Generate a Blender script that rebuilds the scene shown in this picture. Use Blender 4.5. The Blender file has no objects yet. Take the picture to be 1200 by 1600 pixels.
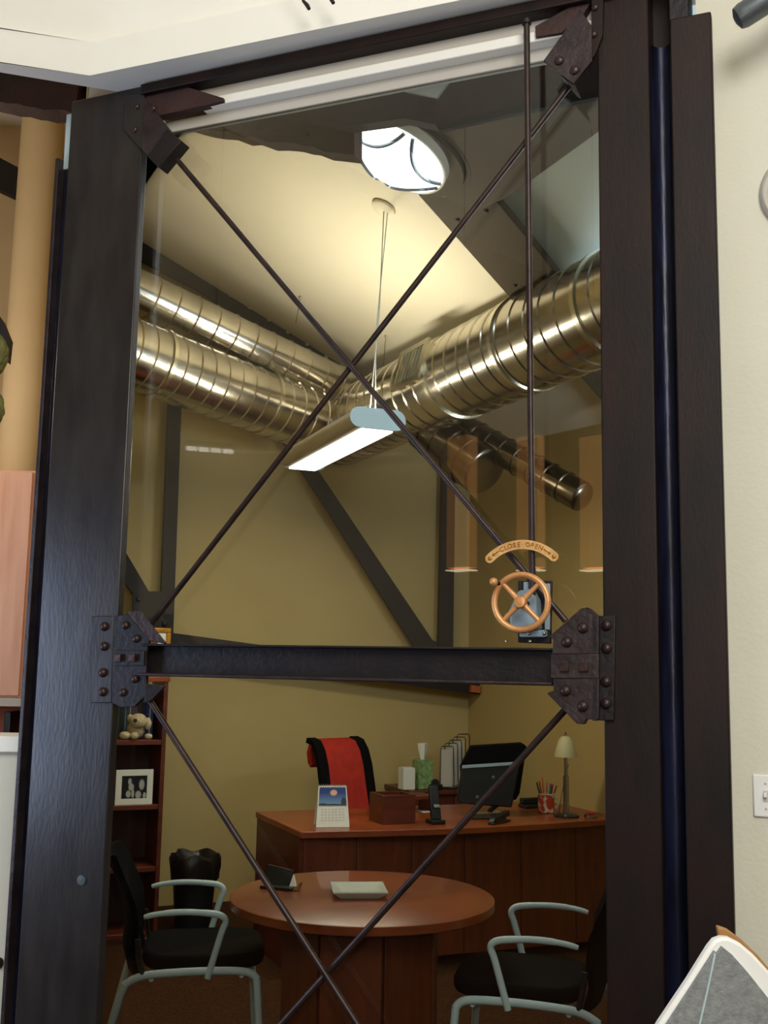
import bpy, bmesh, math, random
from mathutils import Vector, Matrix
random.seed(7)
D = bpy.data; S = bpy.context.scene; COL = S.collection
V = Vector
# ------------------------------------------------------------------ camera
FPX = 1700.0; TH = math.atan(240/FPX); RO = math.radians(1.05)
U0 = V((0, -math.sin(TH), math.cos(TH))); FW = V((0, math.cos(TH), math.sin(TH)))
CR = math.cos(RO)*V((1,0,0)) + math.sin(RO)*U0
CU = math.cos(RO)*U0 - math.sin(RO)*V((1,0,0))
CAM = V((0,0,1.6))
cam = D.cameras.new('camera'); cam.sensor_fit = 'VERTICAL'; cam.sensor_height = 36; cam.lens = 36*FPX/1600
cam.clip_start = .05
co = D.objects.new('camera', cam); COL.objects.link(co)
M3 = Matrix((CR, CU, -FW)).transposed(); co.matrix_world = Matrix.Translation(CAM) @ M3.to_4x4()
S.camera = co
# ------------------------------------------------------------------ world, exposure, big lights
w = D.worlds.new('world'); S.world = w; w.use_nodes = True
w.node_tree.nodes['Background'].inputs[0].default_value = (.75,.85,1,1)
w.node_tree.nodes['Background'].inputs[1].default_value = .6
S.view_settings.view_transform = 'Standard'; S.view_settings.look = 'None'
S.view_settings.exposure = 0; S.view_settings.gamma = 1; S.view_settings.use_curve_mapping = False
def light(name, kind, loc, power, color, size=None, size_y=None, target=None, spot=None):
    l = D.lights.new(name, kind); l.energy = power; l.color = color
    if kind == 'AREA':
        l.shape = 'RECTANGLE' if size_y else 'SQUARE'; l.size = size
        if size_y: l.size_y = size_y
    elif size: l.shadow_soft_size = size
    o = D.objects.new(name, l); COL.objects.link(o); o.location = loc
    if target is not None:
        o.rotation_euler = (V(target)-V(loc)).to_track_quat('-Z','Y').to_euler()
    return o
light('outer_ceiling_light', 'AREA', (.5,-1.8,4.1), 155, (1,.98,.94), 2.0, 2.0, (-.5,3.2,2.7))
light('column_sheen_light', 'AREA', (-3.15,2.55,1.45), 34, (.52,.68,1), .8, 1.3, (-.4,2.9,1.4))  # added cool light for the bluish sheen on the left column
light('camera_flash', 'POINT', (.03,.0,1.72), 30, (1,.97,.93), .03)
light('office_side_fill', 'AREA', (2.15,4.3,2.5), 60, (.70,.84,1), .8, .8, (.9,4.9,4.2))  # added cool fill that brightens the right part of the office ceiling
light('side_area_light', 'POINT', (-2.6,4.5,3.0), 30, (1,.86,.70), .3)

# ------------------------------------------------------------------ helpers
def lin(c): 
    c /= 255.0
    return c/12.92 if c <= .04045 else ((c+.055)/1.055)**2.4
def C3(r,g,b): return (lin(r),lin(g),lin(b),1)
def ray(px,py): return FW + (px-600)/FPX*CR - (py-800)/FPX*CU
def at(px,py,Y): d = ray(px,py); return CAM + d*(Y/d.y)
def hit(px,py,p,n): d = ray(px,py); return CAM + d*((V(p)-CAM).dot(n)/d.dot(n))
def onz(px,py,z): return hit(px,py,V((0,0,z)),V((0,0,1)))
A = math.radians(22); B = math.radians(23)
UA = V((math.cos(A), -math.sin(A), 0)); NA = V((-math.sin(A), -math.cos(A), 0))   # window frame: along it, towards the viewer
UB = V((math.cos(B), math.sin(B), 0)); NB = V((-math.sin(B), math.cos(B), 0))     # office: along the back wall, into depth
Z = V((0,0,1))
P0 = at(188,1035,3.2); P0.z = 0
PC = V((.666,8.38,0))      # back right corner of the office
def W(u,n,z): return P0 + UA*u + NA*n + Z*z
def wp(px,py,n=0): 
    return hit(px,py,P0+NA*n,NA)
def wuz(px,py,n=0):
    p = wp(px,py,n)-P0; return p.dot(UA), p.z
def bp(px,py,off=0): return hit(px,py,PC-NB*off,NB)

def mat(name, base, rough=.6, metal=0, var=.12, scale=6, bump=0, bscale=60, base2=None, stretch=(1,1,1), emit=None, estr=0, coat=0, spec=.5, ior=None):
    m = D.materials.new(name); m.use_nodes = True; nt = m.node_tree; N = nt.nodes; L = nt.links
    b = N['Principled BSDF']; b.inputs['Roughness'].default_value = rough; b.inputs['Metallic'].default_value = metal
    b.inputs['Specular IOR Level'].default_value = spec; b.inputs['Coat Weight'].default_value = coat
    tc = N.new('ShaderNodeTexCoord'); mp = N.new('ShaderNodeMapping'); mp.inputs['Scale'].default_value = stretch
    L.new(tc.outputs['Object'], mp.inputs['Vector'])
    nz = N.new('ShaderNodeTexNoise'); nz.inputs['Scale'].default_value = scale; nz.inputs['Detail'].default_value = 6
    L.new(mp.outputs[0], nz.inputs['Vector'])
    rp = N.new('ShaderNodeValToRGB')
    c2 = base2 or tuple(max(0,x*(1-2.2*var)) for x in base[:3])+(1,)
    rp.color_ramp.elements[0].position = .3; rp.color_ramp.elements[1].position = .7
    rp.color_ramp.elements[0].color = c2; rp.color_ramp.elements[1].color = base
    L.new(nz.outputs['Fac'], rp.inputs['Fac']); L.new(rp.outputs[0], b.inputs['Base Color'])
    if bump:
        n2 = N.new('ShaderNodeTexNoise'); n2.inputs['Scale'].default_value = bscale; n2.inputs['Detail'].default_value = 4
        L.new(mp.outputs[0], n2.inputs['Vector'])
        bu = N.new('ShaderNodeBump'); bu.inputs['Strength'].default_value = bump; bu.inputs['Distance'].default_value = .01
        L.new(n2.outputs['Fac'], bu.inputs['Height']); L.new(bu.outputs[0], b.inputs['Normal'])
    if emit:
        b.inputs['Emission Color'].default_value = emit; b.inputs['Emission Strength'].default_value = estr
    return m
def emis(name, c, s):
    return mat(name, c, .5, emit=c, estr=s, var=0)
M = {}
M['wall_in'] = mat('olive_painted_wall', C3(186,164,108), .75, var=.03, scale=3, bump=.05)
M['wall_out'] = mat('cream_painted_wall', C3(216,213,194), .7, var=.02, scale=3, bump=.08, bscale=90)
M['wall_tan'] = mat('tan_painted_wall', C3(150,138,112), .8, var=.03)
M['ceil_in'] = mat('cream_ceiling_paint', C3(228,221,198), .8, var=.02, scale=2, bump=.03)
M['ceil_blue'] = mat('cool_daylight_tinted_paint', C3(208,218,216), .8, var=.02, scale=2)  # blue cast of daylight put into the ceiling colour
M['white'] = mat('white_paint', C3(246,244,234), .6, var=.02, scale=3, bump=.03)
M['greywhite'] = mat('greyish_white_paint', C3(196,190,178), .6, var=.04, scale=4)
M['carpet'] = mat('brown_carpet', C3(84,54,32), .95, spec=.1, var=.3, scale=90, bump=.6, bscale=300)
M['steel_l'] = mat('dark_steel_bluish', C3(60,56,54), .3, .35, base2=C3(42,38,38), scale=5, stretch=(3,3,.8), bump=.05, bscale=40)
M['steel_r'] = mat('dark_steel_brown', C3(38,21,15), .5, .1, base2=C3(15,10,10), scale=4, stretch=(2.5,2.5,.8), bump=.05, bscale=60, spec=.3)
M['steel_blue'] = mat('dark_steel_navy', C3(34,38,66), .34, .35, base2=C3(13,14,24), scale=9, stretch=(4,4,.6), bump=.12, bscale=25)
M['iron'] = mat('cast_iron', C3(62,52,52), .45, .4, base2=C3(40,30,32), scale=14, bump=.25, bscale=60)
M['iron_d'] = mat('dark_iron', C3(36,28,28), .5, .3, base2=C3(22,18,20), scale=14, bump=.2, bscale=60)
M['rivet'] = mat('rivet_iron', C3(72,54,50), .38, .5, base2=C3(48,36,36), scale=30, bump=.2)
M['rod'] = mat('steel_rod', C3(64,46,40), .4, .4, base2=C3(38,28,28), scale=20)
M['truss'] = mat('far_steel', C3(30,22,18), .7, .0, base2=C3(18,14,13), scale=6)
M['timber'] = mat('rough_timber', C3(96,68,44), .85, base2=C3(56,38,28), scale=5, stretch=(1,1,5), bump=.5, bscale=30)
M['timber_d'] = mat('dark_red_timber', C3(62,34,30), .7, base2=C3(34,22,22), scale=7, bump=.3)
M['beam_tan'] = mat('brown_box_beam', C3(78,66,46), .75, var=.1, scale=3, bump=.1)
M['brass'] = mat('copper_bronze', C3(228,170,112), .38, .35, base2=C3(196,132,80), scale=16, bump=.12, bscale=80)
M['brass_l'] = mat('light_bronze', C3(236,194,130), .4, .35, base2=C3(206,156,98), scale=20, bump=.2, bscale=90)
M['galv'] = mat('galvanised_duct', C3(206,200,186), .22, 1, base2=C3(160,154,142), scale=3, stretch=(1,1,1), bump=.25, bscale=2.2)
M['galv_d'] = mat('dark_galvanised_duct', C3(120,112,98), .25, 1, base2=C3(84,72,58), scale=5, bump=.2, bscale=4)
M['galv_edge'] = mat('bright_duct_collar', C3(214,208,186), .25, 1, var=.05, scale=5)
M['lum'] = mat('grey_luminaire_metal', C3(190,182,160), .5, .1, var=.05)
M['lumcap'] = mat('pale_blue_grey_cap', C3(176,196,200), .5, var=.02)
M['lens'] = emis('lit_lens', (1,.96,.86,1), 3)
M['sky'] = emis('skylight_diffuser', (.86,.93,1,1), 4.5)
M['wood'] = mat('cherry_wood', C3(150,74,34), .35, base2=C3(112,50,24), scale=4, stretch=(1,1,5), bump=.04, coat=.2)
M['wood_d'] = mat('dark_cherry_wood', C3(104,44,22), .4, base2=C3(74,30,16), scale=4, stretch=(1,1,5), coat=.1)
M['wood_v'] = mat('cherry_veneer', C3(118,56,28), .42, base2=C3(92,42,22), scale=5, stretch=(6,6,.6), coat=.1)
M['peach'] = mat('peach_wood_veneer', C3(232,182,154), .5, base2=C3(216,160,130), scale=4, stretch=(6,6,.6))
M['orange'] = mat('orange_wood', C3(190,104,52), .5, base2=C3(160,84,40), scale=4)
M['shelfdark'] = mat('dark_shelf_back', C3(76,40,30), .6, base2=C3(58,30,24), scale=5, stretch=(4,4,.6))
M['chairmetal'] = mat('pale_blue_grey_metal', C3(204,224,228), .4, .0, var=.05)
M['black'] = mat('black_fabric', C3(9,9,10), .9, var=.2, scale=40, bump=.2, bscale=200, spec=.12)
M['blackp'] = mat('black_plastic', C3(26,28,30), .35, var=.1)
M['blacks'] = mat('black_soft', C3(40,38,38), .3, var=.1)
M['red'] = mat('red_fabric', C3(176,36,18), .7, base2=C3(150,28,14), scale=20, bump=.15, bscale=100)
M['paper'] = mat('white_paper', C3(226,226,216), .7, var=.03)
M['cream'] = mat('cream_plush', C3(205,188,150), .95, var=.12, scale=60, bump=.8, bscale=120)
M['gold'] = mat('gold_frame', C3(196,140,44), .35, .6, base2=C3(150,96,26), scale=30)
M['silverm'] = mat('brushed_chrome', C3(190,186,176), .2, 1, var=.05)
M['frost'] = mat('frosted_glass_shade', C3(190,182,140), .5, var=.03)
M['switch'] = mat('white_plastic', C3(232,232,226), .4, var=.0)
M['moss'] = mat('green_moss', C3(140,144,88), .95, base2=C3(92,94,56), scale=30, bump=1, bscale=60)
M['peachwall'] = mat('warm_cream_paint', C3(222,196,150), .7, var=.02)
M['bluegrey'] = mat('blue_grey_enamel', C3(150,172,184), .35, var=.1, scale=10)
M['fixture'] = mat('grey_zinc', C3(104,110,112), .4, .5, base2=C3(74,80,84), scale=16)
M['greyp'] = mat('grey_speckled_mesh', C3(136,140,138), .6, base2=C3(112,114,114), scale=120, bump=.2, bscale=300)
M['tan'] = mat('tan_plastic', C3(160,116,66), .5, var=.04)
M['bag'] = mat('black_bin_liner', C3(40,34,28), .4, base2=C3(22,20,18), scale=12, bump=.8, bscale=14)
M['plate'] = mat('celadon_ceramic', C3(208,214,202), .25, var=.04)
def noodle(name, c): return mat(name, c, .5, var=.04)
# glass: clear pane, mirror-like reflection by Fresnel
g = D.materials.new('clear_glass'); g.use_nodes = True; nt = g.node_tree; nt.nodes.clear()
o_ = nt.nodes.new('ShaderNodeOutputMaterial'); mx = nt.nodes.new('ShaderNodeMixShader'); tr = nt.nodes.new('ShaderNodeBsdfTransparent')
gl = nt.nodes.new('ShaderNodeBsdfGlossy'); gl.inputs['Roughness'].default_value = 0.0; fr = nt.nodes.new('ShaderNodeFresnel'); fr.inputs['IOR'].default_value = 1.5
tr.inputs[0].default_value = (.95,.96,.94,1)
nt.links.new(fr.outputs[0], mx.inputs[0]); nt.links.new(tr.outputs[0], mx.inputs[1]); nt.links.new(gl.outputs[0], mx.inputs[2]); nt.links.new(mx.outputs[0], o_.inputs[0])
M['glass'] = g

def smooth(pts, n=5):
    pts = [V(p) for p in pts]; out = []
    for i in range(len(pts)-1):
        p0,p1,p2,p3 = pts[max(i-1,0)],pts[i],pts[i+1],pts[min(i+2,len(pts)-1)]
        for k in range(n):
            t = k/n; out.append(.5*((2*p1)+(p2-p0)*t+(2*p0-5*p1+4*p2-p3)*t*t+(3*p1-p0-3*p2+p3)*t**3))
    return out+[pts[-1]]
class MB:
    def __init__(s): s.v = []; s.f = []
    def prism(s, pts, ext):
        n = len(pts); k = len(s.v); e = V(ext)
        s.v += [V(p) for p in pts] + [V(p)+e for p in pts]
        s.f += [tuple(k+i for i in range(n)), tuple(k+n+i for i in reversed(range(n)))]
        for i in range(n):
            j = (i+1) % n; s.f.append((k+i, k+n+i, k+n+j, k+j))
        return s
    def box(s, c, ax, ay, az, h):        # centre, axes, half sizes
        c = V(c); ax, ay, az = V(ax)*h[0], V(ay)*h[1], V(az)*h[2]
        return s.prism([c-ax-ay-az, c+ax-ay-az, c+ax+ay-az, c-ax+ay-az], az*2)
    def cube(s, a, b):
        return s.box(((a[0]+b[0])/2,(a[1]+b[1])/2,(a[2]+b[2])/2), (1,0,0),(0,1,0),(0,0,1), (abs(b[0]-a[0])/2,abs(b[1]-a[1])/2,abs(b[2]-a[2])/2))
    def tube(s, pts, r, seg=12, cap=True, flat=1.0, up=None):
        pts = [V(p) for p in pts]; k0 = len(s.v); n = len(pts); rr = r if isinstance(r,(list,tuple)) else [r]*n
        prev = None
        for i,p in enumerate(pts):
            t = (pts[min(i+1,n-1)]-pts[max(i-1,0)]).normalized()
            if prev is None:
                a = V(up) if up is not None else (V((0,0,1)) if abs(t.z) < .9 else V((1,0,0)))
                a = (a - t*a.dot(t)).normalized()
            else: a = (prev - t*prev.dot(t)).normalized()
            prev = a; b = t.cross(a)
            for q in range(seg):
                an = 2*math.pi*q/seg
                s.v.append(p + (a*math.cos(an) + b*math.sin(an)*flat)*rr[i])
        for i in range(n-1):
            for q in range(seg):
                a0 = k0+i*seg+q; a1 = k0+i*seg+(q+1)%seg
                s.f.append((a0,a1,a1+seg,a0+seg))
        if cap:
            s.f.append(tuple(k0+q for q in reversed(range(seg)))); s.f.append(tuple(k0+(n-1)*seg+q for q in range(seg)))
        return s
    def lathe(s, o, ax, prof, seg=24):     # prof: (radius, height along axis)
        ax = V(ax).normalized(); o = V(o)
        return s.tube2([o+ax*h for r,h in prof], [r for r,h in prof], ax, seg)
    def tube2(s, pts, rr, ax, seg):
        a = V((0,0,1)) if abs(ax.z) < .9 else V((1,0,0)); a = (a-ax*a.dot(ax)).normalized(); b = ax.cross(a); k0 = len(s.v)
        for p,r in zip(pts,rr):
            for q in range(seg):
                an = 2*math.pi*q/seg; s.v.append(p+(a*math.cos(an)+b*math.sin(an))*max(r,1e-4))
        n = len(pts)
        for i in range(n-1):
            for q in range(seg):
                a0 = k0+i*seg+q; a1 = k0+i*seg+(q+1)%seg; s.f.append((a0,a1,a1+seg,a0+seg))
        s.f.append(tuple(k0+q for q in reversed(range(seg)))); s.f.append(tuple(k0+(n-1)*seg+q for q in range(seg)))
        return s
    def ball(s, c, r, seg=12, rings=7, sq=(1,1,1)):
        c = V(c); k = len(s.v)
        for i in range(1,rings):
            t = math.pi*i/rings
            for q in range(seg):
                a = 2*math.pi*q/seg; s.v.append(c+V((math.sin(t)*math.cos(a)*sq[0],math.sin(t)*math.sin(a)*sq[1],math.cos(t)*sq[2]))*r)
        s.v += [c+V((0,0,r*sq[2])), c-V((0,0,r*sq[2]))]; T = len(s.v)-2
        for i in range(rings-2):
            for q in range(seg):
                a0=k+i*seg+q; a1=k+i*seg+(q+1)%seg; s.f.append((a0,a0+seg,a1+seg,a1))
        for q in range(seg):
            s.f.append((T,k+q,k+(q+1)%seg)); e=k+(rings-2)*seg; s.f.append((T+1,e+(q+1)%seg,e+q))
        return s
    def dome(s, c, n, r, h, seg=12):
        n = V(n).normalized()
        prof = [(r,0),(r*.97,h*.3),(r*.8,h*.68),(r*.5,h*.9),(r*.1,h)]
        return s.lathe(c, n, prof, seg)
    def build(s, name, m, parent=None, bevel=0, origin=None):
        me = D.meshes.new(name); o = V(origin) if origin is not None else (sum(s.v, V((0,0,0)))/len(s.v))
        if parent is not None: o = V(parent.get('_o', (0,0,0))) if False else o
        me.from_pydata([tuple(p-o) for p in s.v], [], s.f); me.update()
        bm = bmesh.new(); bm.from_mesh(me); bmesh.ops.recalc_face_normals(bm, faces=bm.faces); bm.to_mesh(me); bm.free()
        me.materials.append(m)
        for p in me.polygons: p.use_smooth = True
        me.set_sharp_from_angle(angle=math.radians(38))
        ob = D.objects.new(name, me); COL.objects.link(ob)
        ob.location = o
        if parent is not None:
            ob.parent = parent; ob.matrix_parent_inverse = Matrix.Translation(-WL[parent.name])
        WL[ob.name] = V(o) 
        if bevel:
            bv = ob.modifiers.new('bevel','BEVEL'); bv.width = bevel; bv.segments = 2; bv.limit_method = 'ANGLE'
        return ob
WL = {}     # world location of every object that can be a parent (none is rotated)
def tag(o, label, cat, group=None):
    o['label'] = label; o['category'] = cat
    if group: o['group'] = group
    return o
def thing(name, label, cat, loc, group=None):
    o = D.objects.new(name, None); COL.objects.link(o); o.location = loc; o.empty_display_size = .05
    WL[o.name] = V(loc); return tag(o, label, cat, group)
def struct(name, mb, m, bevel=0):
    o = mb.build(name, m, bevel=bevel); o['kind'] = 'structure'; return o
def plate(pts, n, t, mb=None):        # polygon outline read on the window frame plane at offset n, thickness t towards the viewer
    mb = mb or MB(); return mb.prism([wp(x,y,n) for x,y in pts], NA*t)
def bplate(pts, off, t, mb=None):     # the same on the office's back wall
    mb = mb or MB(); return mb.prism([bp(x,y,off) for x,y in pts], -NB*t)
def copy_tree(o, loc=None):
    r = o.copy(); COL.objects.link(r)
    for c in o.children:
        d = c.copy(); COL.objects.link(d); d.parent = r
        for e in c.children:
            f_ = e.copy(); COL.objects.link(f_); f_.parent = d
    return r

# ------------------------------------------------------------------ SETTING
ZH = 3.376     # underside of the outer bulkhead
uR, _ = wuz(942,1035)
uRight_end = 4.35
struct('floor', MB().cube((-4,-4,-.1),(4.5,9.5,0)), M['carpet'])
struct('ceiling_outer', MB().cube((-4,-4,5.0),(4.5,9.5,5.1)), M['white'])
# office back wall and right wall
struct('wall_back', MB().prism([PC+UB*.1, PC-UB*4.4, PC-UB*4.4+NB*.12, PC+UB*.1+NB*.12], Z*5), M['wall_in'])
struct('wall_right', MB().prism([PC, PC-NB*6.9, PC-NB*6.9+UB*.12, PC+UB*.12], Z*5), M['wall_in'])
# office left wall runs back from behind the left column
L0 = V((-.965,3.42,0)); L1 = V((-2.2,7.45,0)); 
struct('wall_left', MB().prism([L0, L1, L1+V((-.05,-.02,0)), L0+V((-.05,-.02,0))], Z*5), M['wall_in'])
# outer wall to the right of the window, in the window's plane
ur2 = wuz(1125,1035)[0]-.02
struct('wall_outer_right', MB().prism([W(ur2,0,0), W(uRight_end,0,0), W(uRight_end,-.12,0), W(ur2,-.12,0)], Z*5), M['wall_out'])
e = W(uRight_end,0,0)
struct('wall_outer_side', MB().cube((e.x,-3.6,0),(e.x+.1,e.y+.1,5)), M['wall_out'])
struct('wall_outer_rear', MB().cube((-3.3,-3.7,0),(e.x+.1,-3.6,5)), M['wall_out'])
struct('wall_outer_left', MB().cube((-3.4,-3.7,0),(-3.3,7.4,5)), M['wall_tan'])
struct('wall_side_area', MB().cube((-3.4,6.6,0),(-2.0,6.7,5)), M['peachwall'])
# wall over the window, up from the header
struct('wall_over_window', MB().prism([W(-.25,-.02,0), W(3.9,-.02,0), W(3.9,-.14,0), W(-.25,-.14,0)], Z*1.5).__class__().prism(
    [W(-.25,-.02,ZH+.005), W(3.9,-.02,ZH+.005), W(3.9,-.14,ZH+.005), W(-.25,-.14,ZH+.005)], Z*(4.98-ZH)), M['greywhite'])
# inner ceilings
K1, K2, K3 = at(220,385,7.3), at(590,612,8.0), at(600,322,5.3)
KN = (K2-K1).cross(K3-K1).normalized()
if KN.z > 0: KN = -KN
def cz(x,y): return K1.z - (KN.x*(x-K1.x)+KN.y*(y-K1.y))/KN.z
def onc(px,py): return hit(px,py,K1,KN)
E1, E2 = onc(728,300), onc(897,500)
ed = (E2-E1); ed.z = 0; ed.normalize()
def cp(x,y,dz=0): return V((x,y,cz(x,y)+dz))
a0 = E1 - ed*1.25; a1 = E2 + ed*2.2
poly = [cp(a0.x,a0.y), cp(a1.x,a1.y), cp(.8,8.6), cp(-3.2,6.95), cp(-1.9,6.6), cp(-1.0,3.4), cp(-.6,3.2)]
struct('ceiling', MB().prism(poly, Z*.08), M['ceil_in'])
pr = V((ed.y,-ed.x,0))    # to the right of the ridge line
q0, q1 = cp(a0.x,a0.y), cp(a1.x,a1.y)
struct('ceiling_cool', MB().prism([q0, q1, q1+pr*3+Z*.5, q0+pr*3+Z*.5], Z*.08), M['ceil_blue'])

# bulkhead of the outer room (white, stepped), soffit below it
c0 = onz(140,118,ZH); c1 = onz(720,0,ZH); c2 = onz(0,98,ZH)
dr = (c1-c0).normalized(); dl = (c2-c0).normalized()
R_ = c0+dr*3.6; Lf = c0+dl*2.2
bR, bL = onz(205,147,ZH), onz(0,113,ZH); bL = bR+(bL-bR).normalized()*2.2
back = [R_ - NA*.16, V((c0.x,c0.y,ZH))-NA*.14-dr*.0, Lf+V((.05,.75,0))]
mb = MB().prism([Lf, c0, R_, R_-NA*.2, bR, bL], Z*.11)
struct('trim_1', mb, M['white'])
off_ = NA*-.03
struct('trim_2', MB().prism([Lf+off_+Z*.11, c0+off_+Z*.11+dr*-.0, R_+off_+Z*.11, R_-NA*.2+Z*.11, bR+Z*.11, bL+Z*.11], Z*(4.99-ZH-.11)), M['white'])

# header over the window: painted face, lip, underside
win = D.objects.new('window_1', None); COL.objects.link(win); win.location = W(.65,-.03,0); WL[win.name] = W(.65,-.03,0); win['kind'] = 'structure'
hz = lambda px,py,n=0: wuz(px,py,n)[1]
z_lip_t = hz(600,103,.0); z_lip_b = hz(600,118,.0); z_und = hz(600,142,-.02)
def wbox(u0,u1,n0,n1,z0,z1, mb=None):
    mb = mb or MB()
    return mb.prism([W(u0,n0,z0),W(u1,n0,z0),W(u1,n1,z0),W(u0,n1,z0)], Z*(z1-z0))
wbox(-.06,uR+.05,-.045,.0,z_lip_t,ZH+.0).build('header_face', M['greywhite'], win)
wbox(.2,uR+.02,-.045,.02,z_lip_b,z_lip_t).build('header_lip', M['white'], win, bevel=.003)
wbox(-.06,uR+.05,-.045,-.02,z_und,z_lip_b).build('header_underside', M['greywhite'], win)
wbox(-.125,uR+.05,-.034,-.026,0,z_und).build('glass_pane', M['glass'], win)
tb = tag(wbox(.0,uR+.06,.0,.05,hz(600,66,.05),hz(600,50,.05)).build('steel_angle', M['steel_r'], bevel=.003), 'long dark steel angle running under the white soffit above the window', 'steel beam')

# ------------------------------------------------------------------ COLUMNS
uL0 = wuz(66,900,.03)[0]; uL1 = wuz(187,900,.03)[0]
t = thing('steel_column', 'wide dark blue-grey steel column left of the big window', 'column', W((uL0+uL1)/2,0,0))
wbox(uL0,uL1,.0,.03,0,ZH-.001).build('flange_plate', M['steel_l'], t, bevel=.004)
wbox(uL0-.0,uL1-.13,-.14,0,0,ZH-.001).build('web', M['steel_l'], t)
wbox(uL0-.052,uL0+.001,-.11,-.02,0,3.17).build('side_channel', M['steel_blue'], t, bevel=.003)
wbox(uL0-.066,uL0-.052,-.11,.012,0,3.20).build('edge_strip', M['greywhite'] if False else M['iron'], t, bevel=.002)
mb = MB(); p = wp(128,1375,.03); mb.lathe(p, NA, [(.0001,.0),(.014,.0),(.014,.004),(.0001,.005)], 16); mb.build('plug', M['fixture'], t)

g0,g1,g2,g3 = [wuz(x,1035,.03)[0] for x in (943,1030,1066,1137)]
t = thing('steel_column', 'dark brown double steel column right of the window, with a groove down its middle', 'column', W((g0+g3)/2,0,0))
wbox(g0,g1,-.13,.03,0,ZH-.001).build('flange_plate', M['steel_r'], t, bevel=.004)
wbox(g2,g3,-.10,.03,0,hz(1085,22,.03)).build('flange_plate', M['steel_r'], t, bevel=.004)
# concave groove between
mb = MB(); pts = []
for i in range(13):
    a = math.pi*i/12; pts.append((g1-.002+(g2-g1+.004)*(1-math.cos(a))/2, .012-.045*math.sin(a)))
poly = [W(u,n,0) for u,n in pts] + [W(g2+.002,-.05,0), W(g1-.002,-.05,0)]
mb.prism(poly, Z*(hz(1050,50,.03))); mb.build('web_groove', M['steel_blue'], t)
wbox(g1+.001,g2-.001,-.09,-.051,0,ZH-.001).build('web', M['steel_r'], t)
wbox(g2,g2+.045,-.10,.02,hz(1085,22,.03),ZH-.001).build('upper_flange', M['iron_d'], t)

# ------------------------------------------------------------------ CROSSBEAM, BRACKETS, RODS
zt = hz(545,1009,.06); zb = hz(545,1064,.06)
ub0 = wuz(222,1035,.05)[0]; ub1 = wuz(866,1035,.05)[0]
t = thing('crossbeam', 'dark steel channel crossbeam spanning the window at mid height', 'steel beam', W((ub0+ub1)/2,.04,zb))
wbox(ub0-.03,ub1+.02,.012,.022,zb,zt).build('web', M['iron_d'], t)
wbox(ub0,ub1,.022,.075,zb,zb+.009).build('bottom_flange', M['iron'], t, bevel=.003)
wbox(ub0,ub1,.022,.06,zt-.007,zt).build('top_flange', M['iron_d'], t, bevel=.003)
for px in (790,828):
    mb = MB().dome(wp(px,1003,.045)+Z*0, Z, .006, .006); o = mb.build('bolt', M['silverm'], t)

def rivets(lst, n, parent, r=.0135, h=.012):
    for x,y in lst:
        MB().dome(wp(x,y,n), NA, r, h, 14).build('rivet', M['rivet'], parent)
def sqnut(x,y,n,parent,r=.0105):
    c = wp(x,y,n); MB().box(c+NA*.005, UA, NA, Z, (r,.005,r)).build('square_nut', M['rivet'], parent, bevel=.001)

# right middle bracket
t = thing('gusset_bracket', 'large riveted steel bracket at the right end of the crossbeam', 'bracket', wp(900,1040,.08))
plate([(866,1001),(862,994),(913,952),(924,951),(937,962),(937,1022),(864,1022)], .078,.010).build('gusset_plate', M['iron'], t, bevel=.0015)
plate([(862,1022),(937,1022),(937,1060),(862,1060)], .080,.010).build('beam_cleat', M['iron'], t, bevel=.0015)
plate([(866,1060),(937,1060),(937,1124),(912,1124),(866,1092)], .078,.010).build('gusset_plate', M['iron'], t, bevel=.0015)
plate([(860,1083),(866,1080),(920,1122),(916,1131),(906,1130)], .06,.035).build('bent_flange', M['iron'], t, bevel=.001)
plate([(862,996),(866,998),(918,957),(921,950),(911,952)], .05,.03).build('bent_flange', M['iron'], t, bevel=.001)
plate([(930,963),(963,962),(961,1126),(930,1125)], .0301,.012).build('leg_plate', M['iron_d'], t, bevel=.002)
plate([(932,963),(938,963),(938,1125),(932,1125)], .0421,.047).build('angle_web', M['iron_d'], t)
rivets([(948,977),(948,1013),(947,1065),(947,1099)], .0421, t)
rivets([(911,981),(886,1003),(884,1079),(911,1103)], .088, t)
for x in (883,913): sqnut(x,1042,.090,t)
# left middle bracket
t = thing('gusset_bracket', 'riveted steel bracket at the left end of the crossbeam, bolted to the column', 'bracket', wp(195,1030,.05))
plate([(148,963),(181,963),(178,1098),(146,1098)], .0301,.012).build('leg_plate', M['steel_l'], t, bevel=.002)
plate([(181,963),(203,960),(237,998),(232,1022),(232,1072),(233,1085),(214,1104),(192,1105),(178,1098)], .040,.012).build('gusset_plate', M['iron_d'], t, bevel=.0015)
plate([(181,1016),(227,1017),(227,1040),(180,1040)], .0521,.006).build('beam_cleat', M['iron_d'], t, bevel=.001)
# sloped seat caps the rods bear on
mb = MB(); a,b = wp(201,957,.052), wp(236,1002,.052); mb.prism([a,b,b-NA*.0+UA*.055-Z*.008, a+UA*.045+Z*.002], (UA-Z*.8).normalized()*-.004+NA*.004)
mb.build('rod_seat', M['rivet'], t)
mb = MB(); a,b = wp(228,1068,.052), wp(224,1098,.052); c = wp(256,1073,.045)
mb.prism([a,b,wp(236,1094,.052),c], NA*-.012); mb.build('rod_seat', M['iron_d'], t)
rivets([(163,979),(163,1010),(161,1051),(161,1081)], .0421, t)
rivets([(196,977),(213,998),(211,1061),(192,1082)], .052, t, .012, .010)
for x in (186,208): sqnut(x,1028,.058,t)
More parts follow.
